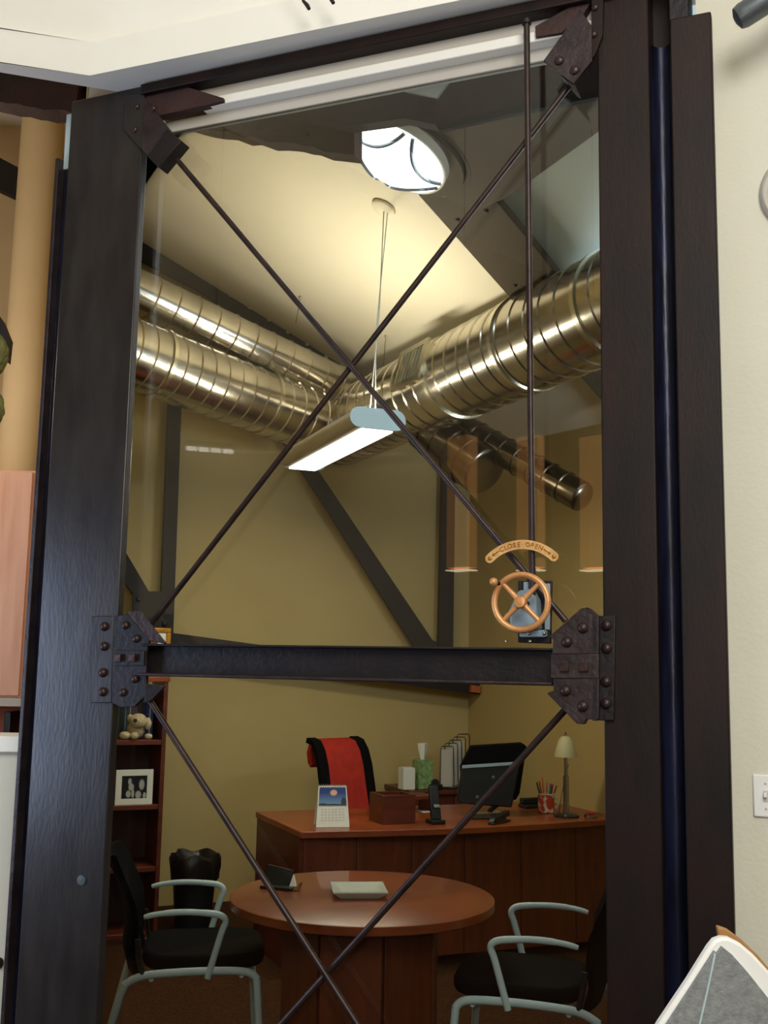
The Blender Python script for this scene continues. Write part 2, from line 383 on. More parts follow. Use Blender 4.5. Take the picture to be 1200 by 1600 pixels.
# top left bracket
t = thing('gusset_bracket', 'dark riveted bracket at the top of the left column holding a rod end block', 'bracket', wp(235,200,.05))
plate([(198,150),(228,150),(226,238),(196,204)], .0301,.010).build('leg_plate', M['steel_l'], t, bevel=.0015)
plate([(226,152),(274,212),(246,257),(226,238)], .040,.010).build('gusset_plate', M['iron'], t, bevel=.0015)
plate([(274,212),(297,231),(262,273),(245,256)], .01,.05).build('end_block', M['iron_d'], t, bevel=.002)
rivets([(214,167),(211,203)], .0401, t, .010,.008); rivets([(240,170),(257,220),(238,240)], .0501, t, .010,.008)
# top right bracket
t = thing('gusset_bracket', 'dark riveted bracket plate at the top right corner of the window', 'bracket', wp(890,80,.05))
plate([(850,98),(908,18),(926,44),(926,98),(897,134)], .045,.010).build('gusset_plate', M['iron'], t, bevel=.0015)
plate([(926,-5),(945,-5),(943,60),(932,88),(926,98)], .0301,.016).build('leg_plate', M['steel_r'], t, bevel=.0015)
plate([(880,126),(884,123),(900,138),(908,154),(903,152)], .02,.03).build('hook_lug', M['iron_d'], t)
rivets([(874,95),(898,110)], .0551, t, .013,.009); rivets([(930,12),(928,54)], .0461, t, .010,.008)

def rod(name, a, b, n, r, label, cat='rod', ext=0, m='rod', grp=None):
    p, q = wp(*a,n), wp(*b,n); return tag(MB().tube([p, q], r, 14).build(name, M[m]), label, cat, grp)
rod('tie_rod', (277,250), (884,970), .030, .0082, 'thin steel rod crossing the upper window from top left down to the right bracket', 'rod')
rod('tie_rod', (896,126), (234,978), .0115, .0082, 'thin steel rod crossing the upper window from top right down to the left bracket', 'rod')
rod('tie_rod', (232,1092), (632,1715), .030, .0085, 'thin steel rod below the crossbeam running down to the right from the left bracket', 'rod')
rod('tie_rod', (884,1108), (330,1722), .0115, .0085, 'thin steel rod below the crossbeam running down to the left from the right bracket', 'rod')
t = thing('valve_rod', 'vertical brown steel rod rising from behind the bronze handwheel to the header', 'rod', wp(832,890,.05))
p, q = wp(823,38,.058), wp(832,930,.058); q = V((p.x,p.y,q.z))+ (V((q.x,q.y,0))-V((p.x,p.y,0)))*1.0
MB().tube([p,q], .0082, 14).build('stem', M['rod'], t)
MB().tube([p,p+Z*.012], .0125, 14).build('stem_cap', M['iron_d'], t)

# stub ends of the old truss at the top corners
tag(plate([(232,148),(300,143),(356,160),(356,165),(252,188),(236,168)], .003,.028).build('timber_stub', M['timber_d']), 'dark reddish stub of an old beam at the top left corner of the window', 'beam')
tag(plate([(840,50),(905,14),(925,14),(912,36),(880,60),(841,66)], .003,.028).build('timber_stub', M['timber_d']), 'dark reddish stub of an old beam at the top right corner of the window', 'beam')

# ------------------------------------------------------------------ HANDWHEEL, ARC SIGN, GEARBOX
hc = wp(814,941,.125); S_ = 2.80/FPX
t = thing('handwheel', 'round bronze four-spoke handwheel with a crank knob in front of the window', 'handwheel', hc)
Rw = 39.5*S_*1.02
def wpt(c, ax, ay): return c + UA*ax + Z*ay
pts = [wpt(hc, Rw*math.cos(a), Rw*math.sin(a)) for a in [2*math.pi*i/48 for i in range(49)]]
MB().tube(pts, .0078, 12, cap=False, up=NA).build('rim', M['brass'], t)
for k in range(4):
    a = math.pi/4+k*math.pi/2+.0
    d = UA*math.cos(a)+Z*math.sin(a)
    MB().tube([hc+d*.008, hc+d*.035, hc+d*(Rw-.002)], [.0085,.0062,.0058], 10).build('spoke', M['brass'], t)
MB().lathe(hc-NA*.012, NA, [(.011,0),(.015,.008),(.0155,.02),(.013,.026),(.004,.028)], 24).build('hub', M['brass'], t)
MB().tube([hc-NA*.01, hc-NA*.07], .007, 12).build('shaft', M['iron_d'], t)
kp = hc + UA*(-37*S_) + Z*(29*S_)
MB().tube([kp+UA*.012-Z*.004, kp+NA*.018], .005, 10).build('crank_handle', M['iron_d'], t)
MB().ball(kp+NA*.026, .0105, 14, 9).build('crank_knob', M['brass'], t)

# arc sign with raised letters
cx, cy, rad = 815.5, 941.5, 89.0
sg_n = .070
c_ = wp(cx,cy,sg_n); sc = 2.86/FPX*1.0
cu, czz = (c_-P0).dot(UA), c_.z
a_l = math.atan2(941.5-876, 765-cx); a_r = math.atan2(941.5-874, 869-cx)
# circle through the two ends and the apex, in metres
Lp = wuz(766,873,sg_n); Rp = wuz(866,870,sg_n); Ap = wuz(817,851,sg_n)
def circ(p,q,r):
    (ax,ay),(bx,by),(cx_,cy_) = p,q,r
    d = 2*(ax*(by-cy_)+bx*(cy_-ay)+cx_*(ay-by))
    ux = ((ax*ax+ay*ay)*(by-cy_)+(bx*bx+by*by)*(cy_-ay)+(cx_*cx_+cy_*cy_)*(ay-by))/d
    uy = ((ax*ax+ay*ay)*(cx_-bx)+(bx*bx+by*by)*(ax-cx_)+(cx_*cx_+cy_*cy_)*(bx-ax))/d
    return ux,uy,math.hypot(ax-ux,ay-uy)
ux,uz,rr = circ(Lp,Ap,Rp)
aL = math.atan2(Lp[1]-uz, Lp[0]-ux); aR = math.atan2(Rp[1]-uz, Rp[0]-ux)
hw = .0115
t = thing('arched_sign', 'arched bronze sign reading CLOSE OPEN with arrows, above the handwheel', 'sign', W(ux,sg_n,uz+rr))
outer = []; inner = []
for i in range(33):
    a = aL+(aR-aL)*i/32; outer.append((ux+(rr+hw)*math.cos(a), uz+(rr+hw)*math.sin(a))); inner.append((ux+(rr-hw)*math.cos(a), uz+(rr-hw)*math.sin(a)))
capR = [(ux+rr*math.cos(aR)+hw*math.cos(aR-b), uz+rr*math.sin(aR)+hw*math.sin(aR-b)) for b in [math.pi*k/8 for k in range(1,8)]]
capL = [(ux+rr*math.cos(aL)-hw*math.cos(aL-b), uz+rr*math.sin(aL)-hw*math.sin(aL-b)) for b in [math.pi*k/8 for k in range(1,8)]]
outl = outer+capR+list(reversed(inner))+capL
mb = MB()
for i in range(32):
    mb.prism([W(*q) for q in [(outer[i][0],sg_n,outer[i][1]),(outer[i+1][0],sg_n,outer[i+1][1]),(inner[i+1][0],sg_n,inner[i+1][1]),(inner[i][0],sg_n,inner[i][1])]], NA*.005)
for a in (aL,aR):
    mb.lathe(W(ux+rr*math.cos(a),sg_n,uz+rr*math.sin(a)), NA, [(hw,0),(hw,.005),(.0001,.0051)], 20)
mb.build('sign_plate', M['brass_l'], t)
for a in (aL,aR):
    MB().dome(W(ux+rr*math.cos(a),sg_n+.005,uz+rr*math.sin(a)), NA, .0052,.003,12).build('screw', M['gold'], t)
for a in (aL*.8+aR*.2, aR*.86+aL*.14):
    MB().tube([W(ux+rr*math.cos(a),sg_n-.001,uz+rr*math.sin(a)), W(ux+rr*math.cos(a),.02,uz+rr*math.sin(a))], .003, 8).build('standoff', M['iron_d'], t)
def text_mesh(ch, size, depth):
    cu_ = D.curves.new('t','FONT'); cu_.body = ch; cu_.size = size; cu_.extrude = depth; cu_.align_x = 'CENTER'; cu_.align_y = 'CENTER'; cu_.resolution_u = 2
    ob = D.objects.new('t', cu_); COL.objects.link(ob); dg = bpy.context.evaluated_depsgraph_get()
    me = D.meshes.new_from_object(ob.evaluated_get(dg)); D.objects.remove(ob); return me
def put_text(mb, ch, size, depth, origin, ex, ey, ez):
    me = text_mesh(ch, size, depth); k = len(mb.v)
    mb.v += [V(origin)+ex*v.co.x+ey*v.co.y+ez*v.co.z for v in me.vertices]
    mb.f += [tuple(k+i for i in p.vertices) for p in me.polygons]; D.meshes.remove(me)
mb = MB(); chars = 'CLOSE OPEN'; span = aR-aL
for i,ch in enumerate(chars):
    if ch == ' ': continue
    f_ = .215 + .063*i
    a = aL+span*f_; rd = UA*math.cos(a)+Z*math.sin(a); tn = UA*math.sin(a)-Z*math.cos(a)
    put_text(mb, ch, .0165, .0012, W(ux+rr*math.cos(a),sg_n+.0058,uz+rr*math.sin(a)), tn, rd, NA)
for s_,f_ in ((-1,.115),(1,.885)):
    a = aL+span*f_; rd = UA*math.cos(a)+Z*math.sin(a); tn = (UA*math.sin(a)-Z*math.cos(a))*s_
    c = W(ux+rr*math.cos(a),sg_n+.0058,uz+rr*math.sin(a))
    mb.box(c, tn, rd, NA, (.010,.0010,.0012))
    mb.prism([c+tn*.011-NA*.0012, c+tn*.005+rd*.0045-NA*.0012, c+tn*.005-rd*.0045-NA*.0012], NA*.0024)
mb.build('lettering', M['gold'], t)

t = thing('valve_gearbox', 'blue-grey enamelled gearbox on a dark back plate behind the handwheel', 'gearbox', wp(836,1003,.02))
plate([(811,908),(864,908),(862,1006),(811,1004)], .0,.012).build('back_plate', M['iron_d'], t, bevel=.002)
plate([(818,925),(838,922),(846,938),(848,985),(806,985),(804,955)], .0121,.055).build('housing', M['bluegrey'], t, bevel=.006)
plate([(816,985),(856,985),(856,996),(816,996)], .0121,.03).build('foot', M['bluegrey'], t, bevel=.003)
plate([(821,910),(829,910),(829,924),(821,924)], .0121,.02).build('neck', M['bluegrey'], t, bevel=.002)
plate([(850,912),(860,912),(860,984),(852,984)], .0121,.006).build('side_strip', M['bluegrey'], t, bevel=.001)
for x in (827,850): MB().dome(wp(x,990,.0421), NA, .0045,.004).build('bolt', M['silverm'], t)

# ------------------------------------------------------------------ OLD TRUSS TIMBERS INSIDE, BEHIND THE HEADER
def jag(a, b, n, amp):
    out = []
    for i in range(1,n):
        f_ = i/n + random.uniform(-.02,.02)
        out.append((a[0]+(b[0]-a[0])*f_, a[1]+(b[1]-a[1])*f_+random.uniform(-amp,amp)))
    return out
poly = [(268,199)] + jag((268,203),(560,256),16,3.2) + [(566,256),(566,190),(420,150),(268,180)]
tag(plate(poly, -.62,.07).build('rough_sawn_beam', M['timber']), 'brown rough-edged timber beam behind the glass, left of the round skylight', 'beam')
BB = D.objects['rough_sawn_beam']
for (x,y) in ((478,210),(402,200)): MB().dome(wp(x,y,-.549), NA, .011,.008).build('bolt', M['iron_d'], BB)
t = thing('steel_rafter', 'dark brown rafter assembly crossing in front of the round skylight below the header', 'beam', wp(640,170,-.45))
plate([(395,150),(620,120),(684,154),(690,206),(640,196),(552,208),(400,178)], -.48,.05).build('rafter_web', M['timber_d'], t)
plate([(684,154),(714,112),(980,20),(980,148),(800,180),(690,206)], -.46,.05).build('rafter_plate', M['timber_d'], t)
plate([(684,200),(800,172),(980,138),(980,148),(800,183),(690,208)], -.405,.02).build('rafter_edge', M['truss'], t)

struct('window_2', plate([(602,136),(713,116),(684,155),(640,146)], -.408, .010), M['ceil_blue'])
# box beam along the ceiling fold (brown band)
lo = onc(680,318); 
bw = .165
mb = MB()
for s0,s1 in ((-1.1, 2.0),):
    p, q = E1+ (E2-E1)*(-.55), E1+(E2-E1)*2.2
    mb.prism([p-pr*bw-Z*.03+pr*0, q-pr*bw-Z*.03, q+pr*bw-Z*.03, p+pr*bw-Z*.03], -Z*.05)
bb = tag(mb.build('box_beam', M['beam_tan'], bevel=.004), 'wide brown box beam sloping down across the ceiling right of the skylight', 'beam')
for f_ in (.05,.55,1.05):
    for s in (-.5,.5):
        p = E1+(E2-E1)*f_+pr*bw*s-Z*.08
        MB().dome(p, -Z, .012,.008,8).build('bolt', M['iron_d'], bb)

pts = [hit(x,y,K1-Z*.09,KN) for x,y in [(640,150),(980,70),(980,158),(793,295),(745,318),(700,300)]]
tag(MB().prism(pts, -Z*.04).build('box_beam', M['beam_tan'], bevel=.003), 'broad brown soffit panel right of the skylight, under the rafters', 'beam')
# ------------------------------------------------------------------ SKYLIGHT
sc_ = hit(624,236,K1-Z*.16,KN); up_n = KN
t = thing('round_skylight', 'bright round skylight diffuser in the sloping cream ceiling', 'skylight', sc_)
e1 = V((KN.z,0,-KN.x)).normalized(); e2 = KN.cross(e1).normalized()
rs = .232
ct = hit(646,244,K1-Z*.135,KN)
DH = .085
MB().lathe(sc_+KN*.03, KN, [(rs,0)]+[(rs*q_/12, DH*(1-(q_/12)**2)+.006) for q_ in (12,11,10,9,8,6.5,5,3,1,.02)], 56).build('diffuser', M['sky'], t)
mb = MB(); 
prof = [(rs,0),(rs+.012,.0),(rs+.016,.05),(rs,.05)]
def ring(c, n, r0, r1, h0, h1, seg=48):
    m_ = MB(); n = V(n).normalized(); x = V((0,0,1)) if abs(n.z)<.9 else V((1,0,0)); x = (x-n*x.dot(n)).normalized(); y = n.cross(x)
    for q in range(seg):
        a = 2*math.pi*q/seg; d = x*math.cos(a)+y*math.sin(a)
        m_.v += [V(c)+d*r0+n*h0, V(c)+d*r1+n*h0, V(c)+d*r1+n*h1, V(c)+d*r0+n*h1]
    for q in range(seg):
        k = q*4; j = ((q+1)%seg)*4
        for e_ in range(4): m_.f.append((k+e_, k+(e_+1)%4, j+(e_+1)%4, j+e_))
    return m_
ring(sc_, KN, rs-.002, rs+.008, .0, .04).build('trim_ring', M['ceil_in'], t)
for k,(ra,rb,ha) in enumerate(((.10,.25,.0),(.251,.275,-.02),(.276,.296,-.035))): ring(ct, KN, ra, rb, ha, ha+.018).build('ghost_ring', M['beam_tan'] if k!=2 else M['lum'], t)  # reflection ghost right of the skylight, shaped as offset rings
for k,a in enumerate((0,90,180,270)):     # curved dividers
    a = math.radians(a+32); d = e1*math.cos(a)+e2*math.sin(a); c = sc_+d*rs*2.02+KN*.078
    half = math.radians(31)
    pts = []
    for i in range(25):
        b = a+math.pi-half+2*half*i/24; v_ = d*rs*2.02+(e1*math.cos(b)+e2*math.sin(b))*rs*1.42
        if v_.length < rs*1.01: pts.append(sc_+v_+KN*(.04+DH*(1-(v_.length/rs)**2)))
    MB().tube(pts, .009, 8).build('divider', M['fixture'], t)

# ------------------------------------------------------------------ DUCTS
def duct(name, p, q, r, step, m, label, ridge=.006, caps=True, dome=0):
    p, q = V(p), V(q); ax = (q-p); L_ = ax.length; ax.normalize()
    prof = [(r*.02,-.0)] if caps else []
    if dome: prof = [(r*math.sin(a), -dome*math.cos(a)) for a in [math.pi/2*i/6 for i in range(0,6)]]
    h = 0; prof.append((r,0)); k = 1
    while k*step < L_-.03:
        c = k*step; prof += [(r,c-.006),(r+ridge,c),(r,c+.006)]; k += 1
    prof += [(r,L_),(r*.02,L_)]
    o = MB().lathe(p, ax, prof, 40)
    return tag(o.build(name, m, origin=p), label, 'air duct'), p, ax
def collar(o, p, ax, d, r, wd, m='galv_edge'):
    ring(p, ax, r-.002, r+.009, d, d+wd).build('collar', M[m], o)
r0, r1 = at(985,478,4.55), at(505,664,7.0)
r0.z = r1.z = 3.22
r1 = at(512,662,6.95)
da, db = at(940,485,4.9), at(675,607,6.4); da.z = db.z = (da.z+db.z)/2
r0 = da-(db-da)*.45; r1 = db+(db-da)*.84
D1, p, ax = duct('spiral_duct', r0, r1, .25, .13, M['galv'], 'large shiny galvanised duct running up to the right under the ceiling, with a grille')
Lr = (r1-r0).length
for d in (.62,1.33,2.05): collar(D1, p, ax, d, .25, .03)
# register grille in the right duct
rc = None; best = 9
for i in range(200):
    q_ = r0+ax*Lr*i/200; dd = q_-CAM; x = 600+FPX*dd.dot(CR)/dd.dot(FW)
    if abs(x-697) < best: best = abs(x-697); rc = q_
rad_d = (V((-ax.y, ax.x, 0))); 
if rad_d.y > 0: rad_d = -rad_d
rad_d = (rad_d*.966 + Z*.26).normalized(); ty = ax.cross(rad_d).normalized()
gr = thing('register', '', '', rc); D.objects.remove(gr)
gc = rc + rad_d*.252
mb = MB(); hwg, hhg = .15,.10
for sx in (-1,1): mb.box(gc+ax*sx*(hwg+.012), ax, ty, rad_d, (.016,hhg+.028,.010))
for sy in (-1,1): mb.box(gc+ty*sy*(hhg+.012), ax, ty, rad_d, (hwg,.016,.010))
gf = mb.build('grille_frame', M['galv_edge'], D1)
MB().box(gc-rad_d*.006, ax, ty, rad_d, (hwg,hhg,.004)).build('grille_backing', M['fixture'], gf)
for i in range(7):
    s = -hwg+.02+i*(2*hwg-.04)/6
    MB().box(gc+ax*s+rad_d*.002, ax, ty, rad_d, (.005 if i%3 else .012,hhg,.004)).build('grille_vane', M['galv_edge'], gf)
l0, l1 = at(168,538,6.05), at(500,662,7.25)
D2, p, ax = duct('spiral_duct', l0, l1, .205, .105, M['galv'], 'thick shiny duct on the left, lower of the two, running down to the junction')
for d in (.32,1.15): collar(D2, p, ax, d, .205, .025)
s0, s1 = at(170,434,6.25), at(560,618,7.35)
D3, p, ax = duct('spiral_duct', s0, s1, .135, .14, M['galv'], 'thin shiny duct on the left, upper of the two, under the ceiling edge')
b0, b1 = at(757,736,6.38), at(668,668,6.72)
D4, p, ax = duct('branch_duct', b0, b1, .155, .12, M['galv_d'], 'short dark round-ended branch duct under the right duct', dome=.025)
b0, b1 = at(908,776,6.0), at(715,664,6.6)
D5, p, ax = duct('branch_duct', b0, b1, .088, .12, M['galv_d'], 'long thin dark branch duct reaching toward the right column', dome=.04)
# hangers
for k,((x,y0),(x2,y1_),Yd,lb) in enumerate((((470,448),(462,505),6.9,'thin wire hanger above the thin left duct'),((603,512),(598,590),6.9,'thin wire hanger with a hook above the duct junction'))):
    p, q = at(x,y0,Yd), at(x2,y1_,Yd)
    p.z = min(p.z+.0, cz(p.x,p.y)-.002); 
    t = thing('duct_hanger', lb, 'hanger', p)
    MB().tube([p,q],.002,6).build('wire', M['iron'], t)
    MB().ball(p+Z*-.004, .012, 8, 6).build('hook', M['lum'], t)

# ------------------------------------------------------------------ LINEAR PENDANT
na = at(594,654,5.2); fa = at(472,722,6.35); fa.z = na.z; 
ax = (fa-na); Lp_ = ax.length; ax.normalize(); sd = V((ax.y,-ax.x,0)).normalized()
t = thing('pendant_light', 'long grey linear pendant lamp with a glowing white lens, hung from the ceiling', 'lamp', na)
na = na - UA*.01
def lprof(c, w2, h2, n=8):
    out = []
    for i in range(n+1):
        a = math.pi/2+math.pi*i/n; out.append(c+sd*(-(w2-h2)+h2*math.cos(a))+Z*h2*math.sin(a))
    for i in range(n+1):
        a = -math.pi/2+math.pi*i/n; out.append(c+sd*((w2-h2)+h2*math.cos(a))+Z*h2*math.sin(a))
    return out
MB().prism(lprof(na+ax*.012,.140,.048), ax*(Lp_-.024)).build('housing', M['lum'], t)
for c in (na, fa-ax*.012): MB().prism(lprof(c,.148,.052), ax*.012).build('end_cap', M['lumcap'], t, bevel=.002)
MB().box((na+fa)/2-Z*.052, ax, sd, Z, (Lp_/2-.02,.080,.007)).build('lens', M['lens'], t)
MB().box((na+fa)/2+Z*.045, ax, sd, Z, (Lp_/2-.02,.055,.006)).build('uplight_lens', M['lens'], t)
cn = onc(600,323)
MB().lathe(cn-KN*.0+Z*-.004, KN, [(.065,0),(.065,.012),(.055,.02),(.002,.022)], 28).build('canopy', M['ceil_in'], t)
cbl = na+ax*.12
MB().tube([cn-Z*.01, cn.lerp(cbl,.5)+V((.012,0,0)), cbl+Z*.04],.0028,8).build('cable', M['greywhite'], t)
MB().tube([cn-Z*.01+V((.02,0,0)), cn+V((.012,0,-.12)), cn.lerp(cbl,.6)+V((.002,0,0)), cbl+V((.03,0,.04))],.0025,8).build('power_cord', M['lumcap'], t)
c2_ = fa-ax*.1; 0 and MB().tube([cp(c2_.x,c2_.y,-.003), c2_+Z*.04],.0022,6).build('cable', M['greywhite'], t)
up = light('pendant_uplight', 'AREA', (na+fa)/2+Z*.06, 22, (1,.91,.74), Lp_, .1, (na+fa)/2+Z*2)
up.rotation_euler = Matrix((ax, Z.cross(ax).normalized()*-1, -Z)).transposed().to_euler()
up.rotation_euler = Matrix((ax, (-Z).cross(-ax)*-1, -Z)).transposed().to_euler() if False else up.rotation_euler
dn = light('pendant_downlight', 'AREA', (na+fa)/2-Z*.06, 22, (1,.90,.68), Lp_, .1, (na+fa)/2-Z*2)
sk = light('skylight_light', 'AREA', sc_+KN*.08, 16, (.75,.87,1), .38, None, sc_+KN*2)

# ------------------------------------------------------------------ FAR TRUSS ON THE BACK WALL
t = thing('steel_truss', 'dark flat steel truss with posts and a slanting brace along the back wall', 'truss', bp(480,1030,.1))
bplate([(264,560),(284,560),(268,1000),(247,1000)], .06,.05).build('post', M['truss'], t)
bplate([(690,640),(708,640),(703,1060),(681,1060)], .06,.05).build('post', M['truss'], t)
bplate([(440,690),(464,690),(675,1003),(650,1015),(640,1003)], .112,.03).build('brace', M['truss'], t)
bplate([(150,800),(165,812),(243,944),(236,975),(190,905),(150,850)], .112,.03).build('brace', M['truss'], t)
gp = bplate([(207,924),(269,924),(266,1000),(205,1000)], .144,.012).build('gusset_plate', M['truss'], t)
for x,y in ((217,936),(255,955),(257,975),(225,975)): MB().dome(bp(x,y,.157), -NB, .02,.012,8).build('rivet', M['iron_d'], gp)
bplate([(643,1003),(662,996),(682,1003),(682,1030),(643,1030)], .144,.012).build('gusset_plate', M['truss'], t)
bplate([(190,978),(268,989),(746,1054),(747,1085),(190,1011)], .158,.03).build('bottom_chord', M['truss'], t)
bplate([(734,1070),(748,1072),(748,1083),(733,1081)], .19,.03).build('chord_end', M['orange'], t)
t2 = thing('steel_channel', 'dark steel channel following the sloping top of the back wall above the thin duct', 'steel beam', bp(400,500,.1))
bplate([(150,345),(217,378),(303,417),(575,590),(575,622),(303,453),(217,408),(150,376)], .10,.05).build('channel_web', M['truss'], t2)
for k in range(7):
    x = 330+k*30; y = 417+(x-303)*.636+8
    MB().dome(bp(x,y,.15), -NB, .014,.010,8).build('rivet', M['lum'], t2)

# ------------------------------------------------------------------ OFFICE FURNITURE
ZT = .74
# desk with return
f0 = onz(470,1300,ZT); k0 = onz(400,1268,ZT); dd_ = (k0-f0).length
fr = f0 + UB*2.06
t = thing('office_desk', 'cherry wood desk with a deep panelled front running to the right wall', 'desk', V((f0.x,f0.y,0)))
dep = NB*dd_
bow = [f0 + UB*(2.06*i/12) - NB*(.10*math.sin(math.pi*min(1,i/12))) for i in range(13)]
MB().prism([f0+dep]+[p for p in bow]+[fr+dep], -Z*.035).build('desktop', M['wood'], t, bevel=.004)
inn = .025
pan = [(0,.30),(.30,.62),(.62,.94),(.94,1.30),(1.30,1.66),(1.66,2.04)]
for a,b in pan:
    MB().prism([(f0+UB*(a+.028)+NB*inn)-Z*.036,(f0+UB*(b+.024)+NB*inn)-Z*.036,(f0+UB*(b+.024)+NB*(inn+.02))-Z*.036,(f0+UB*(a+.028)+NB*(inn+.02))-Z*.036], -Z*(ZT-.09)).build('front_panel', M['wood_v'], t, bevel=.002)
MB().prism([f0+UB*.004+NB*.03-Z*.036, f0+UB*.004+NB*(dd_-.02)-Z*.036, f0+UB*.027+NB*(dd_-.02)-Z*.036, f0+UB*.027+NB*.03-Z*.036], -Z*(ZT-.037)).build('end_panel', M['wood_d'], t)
# credenza along the back wall
ca = bp(640,1200,.46); ca.z = 0
e_ = PC - UB*.03
u0 = -(PC-ca).dot(UB)+.0
t = thing('credenza', 'low cherry credenza against the back wall behind the desk', 'cabinet', ca)
def bb_(u0,u1,o0,o1,z0,z1,mb=None):     # box on the back wall: u from the corner, offset from the wall
    mb = mb or MB(); return mb.prism([PC+UB*u0-NB*o0+Z*z0, PC+UB*u1-NB*o0+Z*z0, PC+UB*u1-NB*o1+Z*z0, PC+UB*u0-NB*o1+Z*z0], Z*(z1-z0))
bb_(u0,-.02,.02,.50,.72,.75).build('top', M['wood_d'], t, bevel=.003)
bb_(u0+.02,-.03,.03,.46,0,.719).build('body', M['wood_v'], t)
for i in range(2):
    w_ = (-.03-u0-.02)/2; a = u0+.02+i*w_; dr_ = bb_(a+.004,a+w_-.004,.4601,.478,.05,.70).build('door', M['wood_d'], t, bevel=.002)
    bb_(a+w_*.5-.05,a+w_*.5+.05,.4785,.49,.62,.63).build('handle', M['silverm'], dr_)

# bookcase
BX = V((-1.26,6.54,0)); bw_, bd_ = .95,.36
def kb(u0,u1,o0,o1,z0,z1,mb=None):       # bookcase coordinates: u leftwards negative from right front edge, o depth
    mb = mb or MB(); return mb.prism([BX+UB*u0+NB*o0+Z*z0, BX+UB*u1+NB*o0+Z*z0, BX+UB*u1+NB*o1+Z*z0, BX+UB*u0+NB*o1+Z*z0], Z*(z1-z0))
t = thing('bookcase', 'tall open cherry bookcase beside the left column', 'bookcase', BX)
kb(-.025,0,0,bd_,0,1.48).build('side_panel', M['wood_d'], t, bevel=.002)
kb(-bw_,-bw_+.025,0,bd_,0,1.48).build('side_panel', M['wood_d'], t, bevel=.002)
kb(-bw_+.026,-.026,bd_-.02,bd_-.001,.02,1.44).build('back_panel', M['shelfdark'], t)
kb(-bw_-.01,.008,-.008,bd_,1.481,1.51).build('top_board', M['wood'], t, bevel=.003)
for z in (.03,.395,.745,1.115): kb(-bw_+.026,-.026,.005,bd_-.021,z,z+.028).build('shelf', M['wood_d'], t, bevel=.002)
kb(-bw_+.026,-.026,.02,.03,0,.029).build('toe_strip', M['silverm'], t)
# things in the bookcase
def bk(px, z, Yo):   # point in the bookcase at depth Yo and pixel column px
    d = ray(px, 1150); n_ = NB; p = hit(px,1150,BX+NB*Yo,NB); return (p-BX).dot(UB)
zs1 = 1.1445
cols = [('pale grey', C3(150,160,150)),('dark green', C3(40,60,48)),('black', C3(30,30,34)),('teal', C3(70,110,116)),('dark grey', C3(60,62,66)),('silver', C3(150,156,160)),('mauve', C3(96,64,70)),
        ('dark brown', C3(62,42,38)),('navy', C3(26,34,70)),('bright blue', C3(34,60,130)),('white', C3(190,196,190)),('blue', C3(44,76,132))]
u = -.30; 
for i,(cn_,c) in enumerate(cols):
    wdt = [.04,.028,.03,.016,.02,.014,.05,.03,.03,.024,.013,.018][i]*.80; hgt = [.24,.2,.23,.22,.22,.24,.25,.22,.23,.22,.2,.21][i]
    m_ = noodle('cover_'+cn_.replace(' ','_'), c)
    b = thing('book', '', 'book', BX+UB*u+NB*.16+Z*zs1, 'books on the upper shelf')
    where = ['at the left end','right of the pale book','beside the dark green book','behind the plush toy','right of the teal book','thin, behind the plush toy','wide, in the middle of the row','right of the mauve book','left of the bright blue book','near the right end','thin, near the right end','at the right end'][i]
    b['label'] = '%s book on the upper bookcase shelf, %s' % (cn_, where)
    kb(u+.001,u+wdt-.001,.16,.163,zs1,zs1+hgt).build('spine', m_, b)
    kb(u+.001,u+.003,.163,.30,zs1,zs1+hgt,).build('cover', m_, b); kb(u+wdt-.003,u+wdt-.001,.163,.30,zs1,zs1+hgt).build('cover', m_, b)
    kb(u+.003,u+wdt-.003,.163,.295,zs1+.003,zs1+hgt-.004).build('pages', M['paper'], b)
    u += wdt
def bc(px,py,o): return hit(px,py,BX+NB*o,NB)
t = thing('plush_toy', 'cream plush toy dog with a black nose slumped on the upper bookcase shelf', 'toy', bc(212,1157,.1))
base = zs1
def pb(nm,px,o,dz,r,sq,m): 
    p = bc(px,1130,o); p.z = base+dz; MB().ball(p, r, 14, 9, sq).build(nm, M[m], t)
pb('body',213,.10,.055,.055,(1,.9,1),'cream'); pb('head',216,.06,.105,.050,(1.05,1,.9),'cream'); pb('ear',231,.05,.09,.028,(.8,.7,1.3),'cream'); pb('ear',203,.09,.12,.024,(.8,.7,1),'cream')
pb('paw',196,.03,.024,.024,(1.4,1,1),'cream'); pb('paw',211,.01,.023,.023,(1.1,1.2,1),'cream'); pb('paw',233,.02,.018,.018,(1.3,1,1),'cream'); pb('nose',211,.008,.112,.012,(1,1,.9),'blackp')
# framed photo on the middle shelf
t = thing('photo_frame', 'white framed black and white photo of two people on the middle shelf', 'picture frame', bc(210,1248,.03))
zf = .774; ua, ub_ = (bc(181,1225,.03)-BX).dot(UB), (bc(239,1225,.03)-BX).dot(UB); zh = zf+.198
mb = MB(); bo = .034
kb(ua,ub_,.03,.045,zf,zf+bo,mb); kb(ua,ub_,.03,.045,zh-bo,zh,mb); kb(ua,ua+bo,.03,.045,zf+bo,zh-bo,mb); kb(ub_-bo,ub_,.03,.045,zf+bo,zh-bo,mb)
mb.build('frame', M['paper'], t)
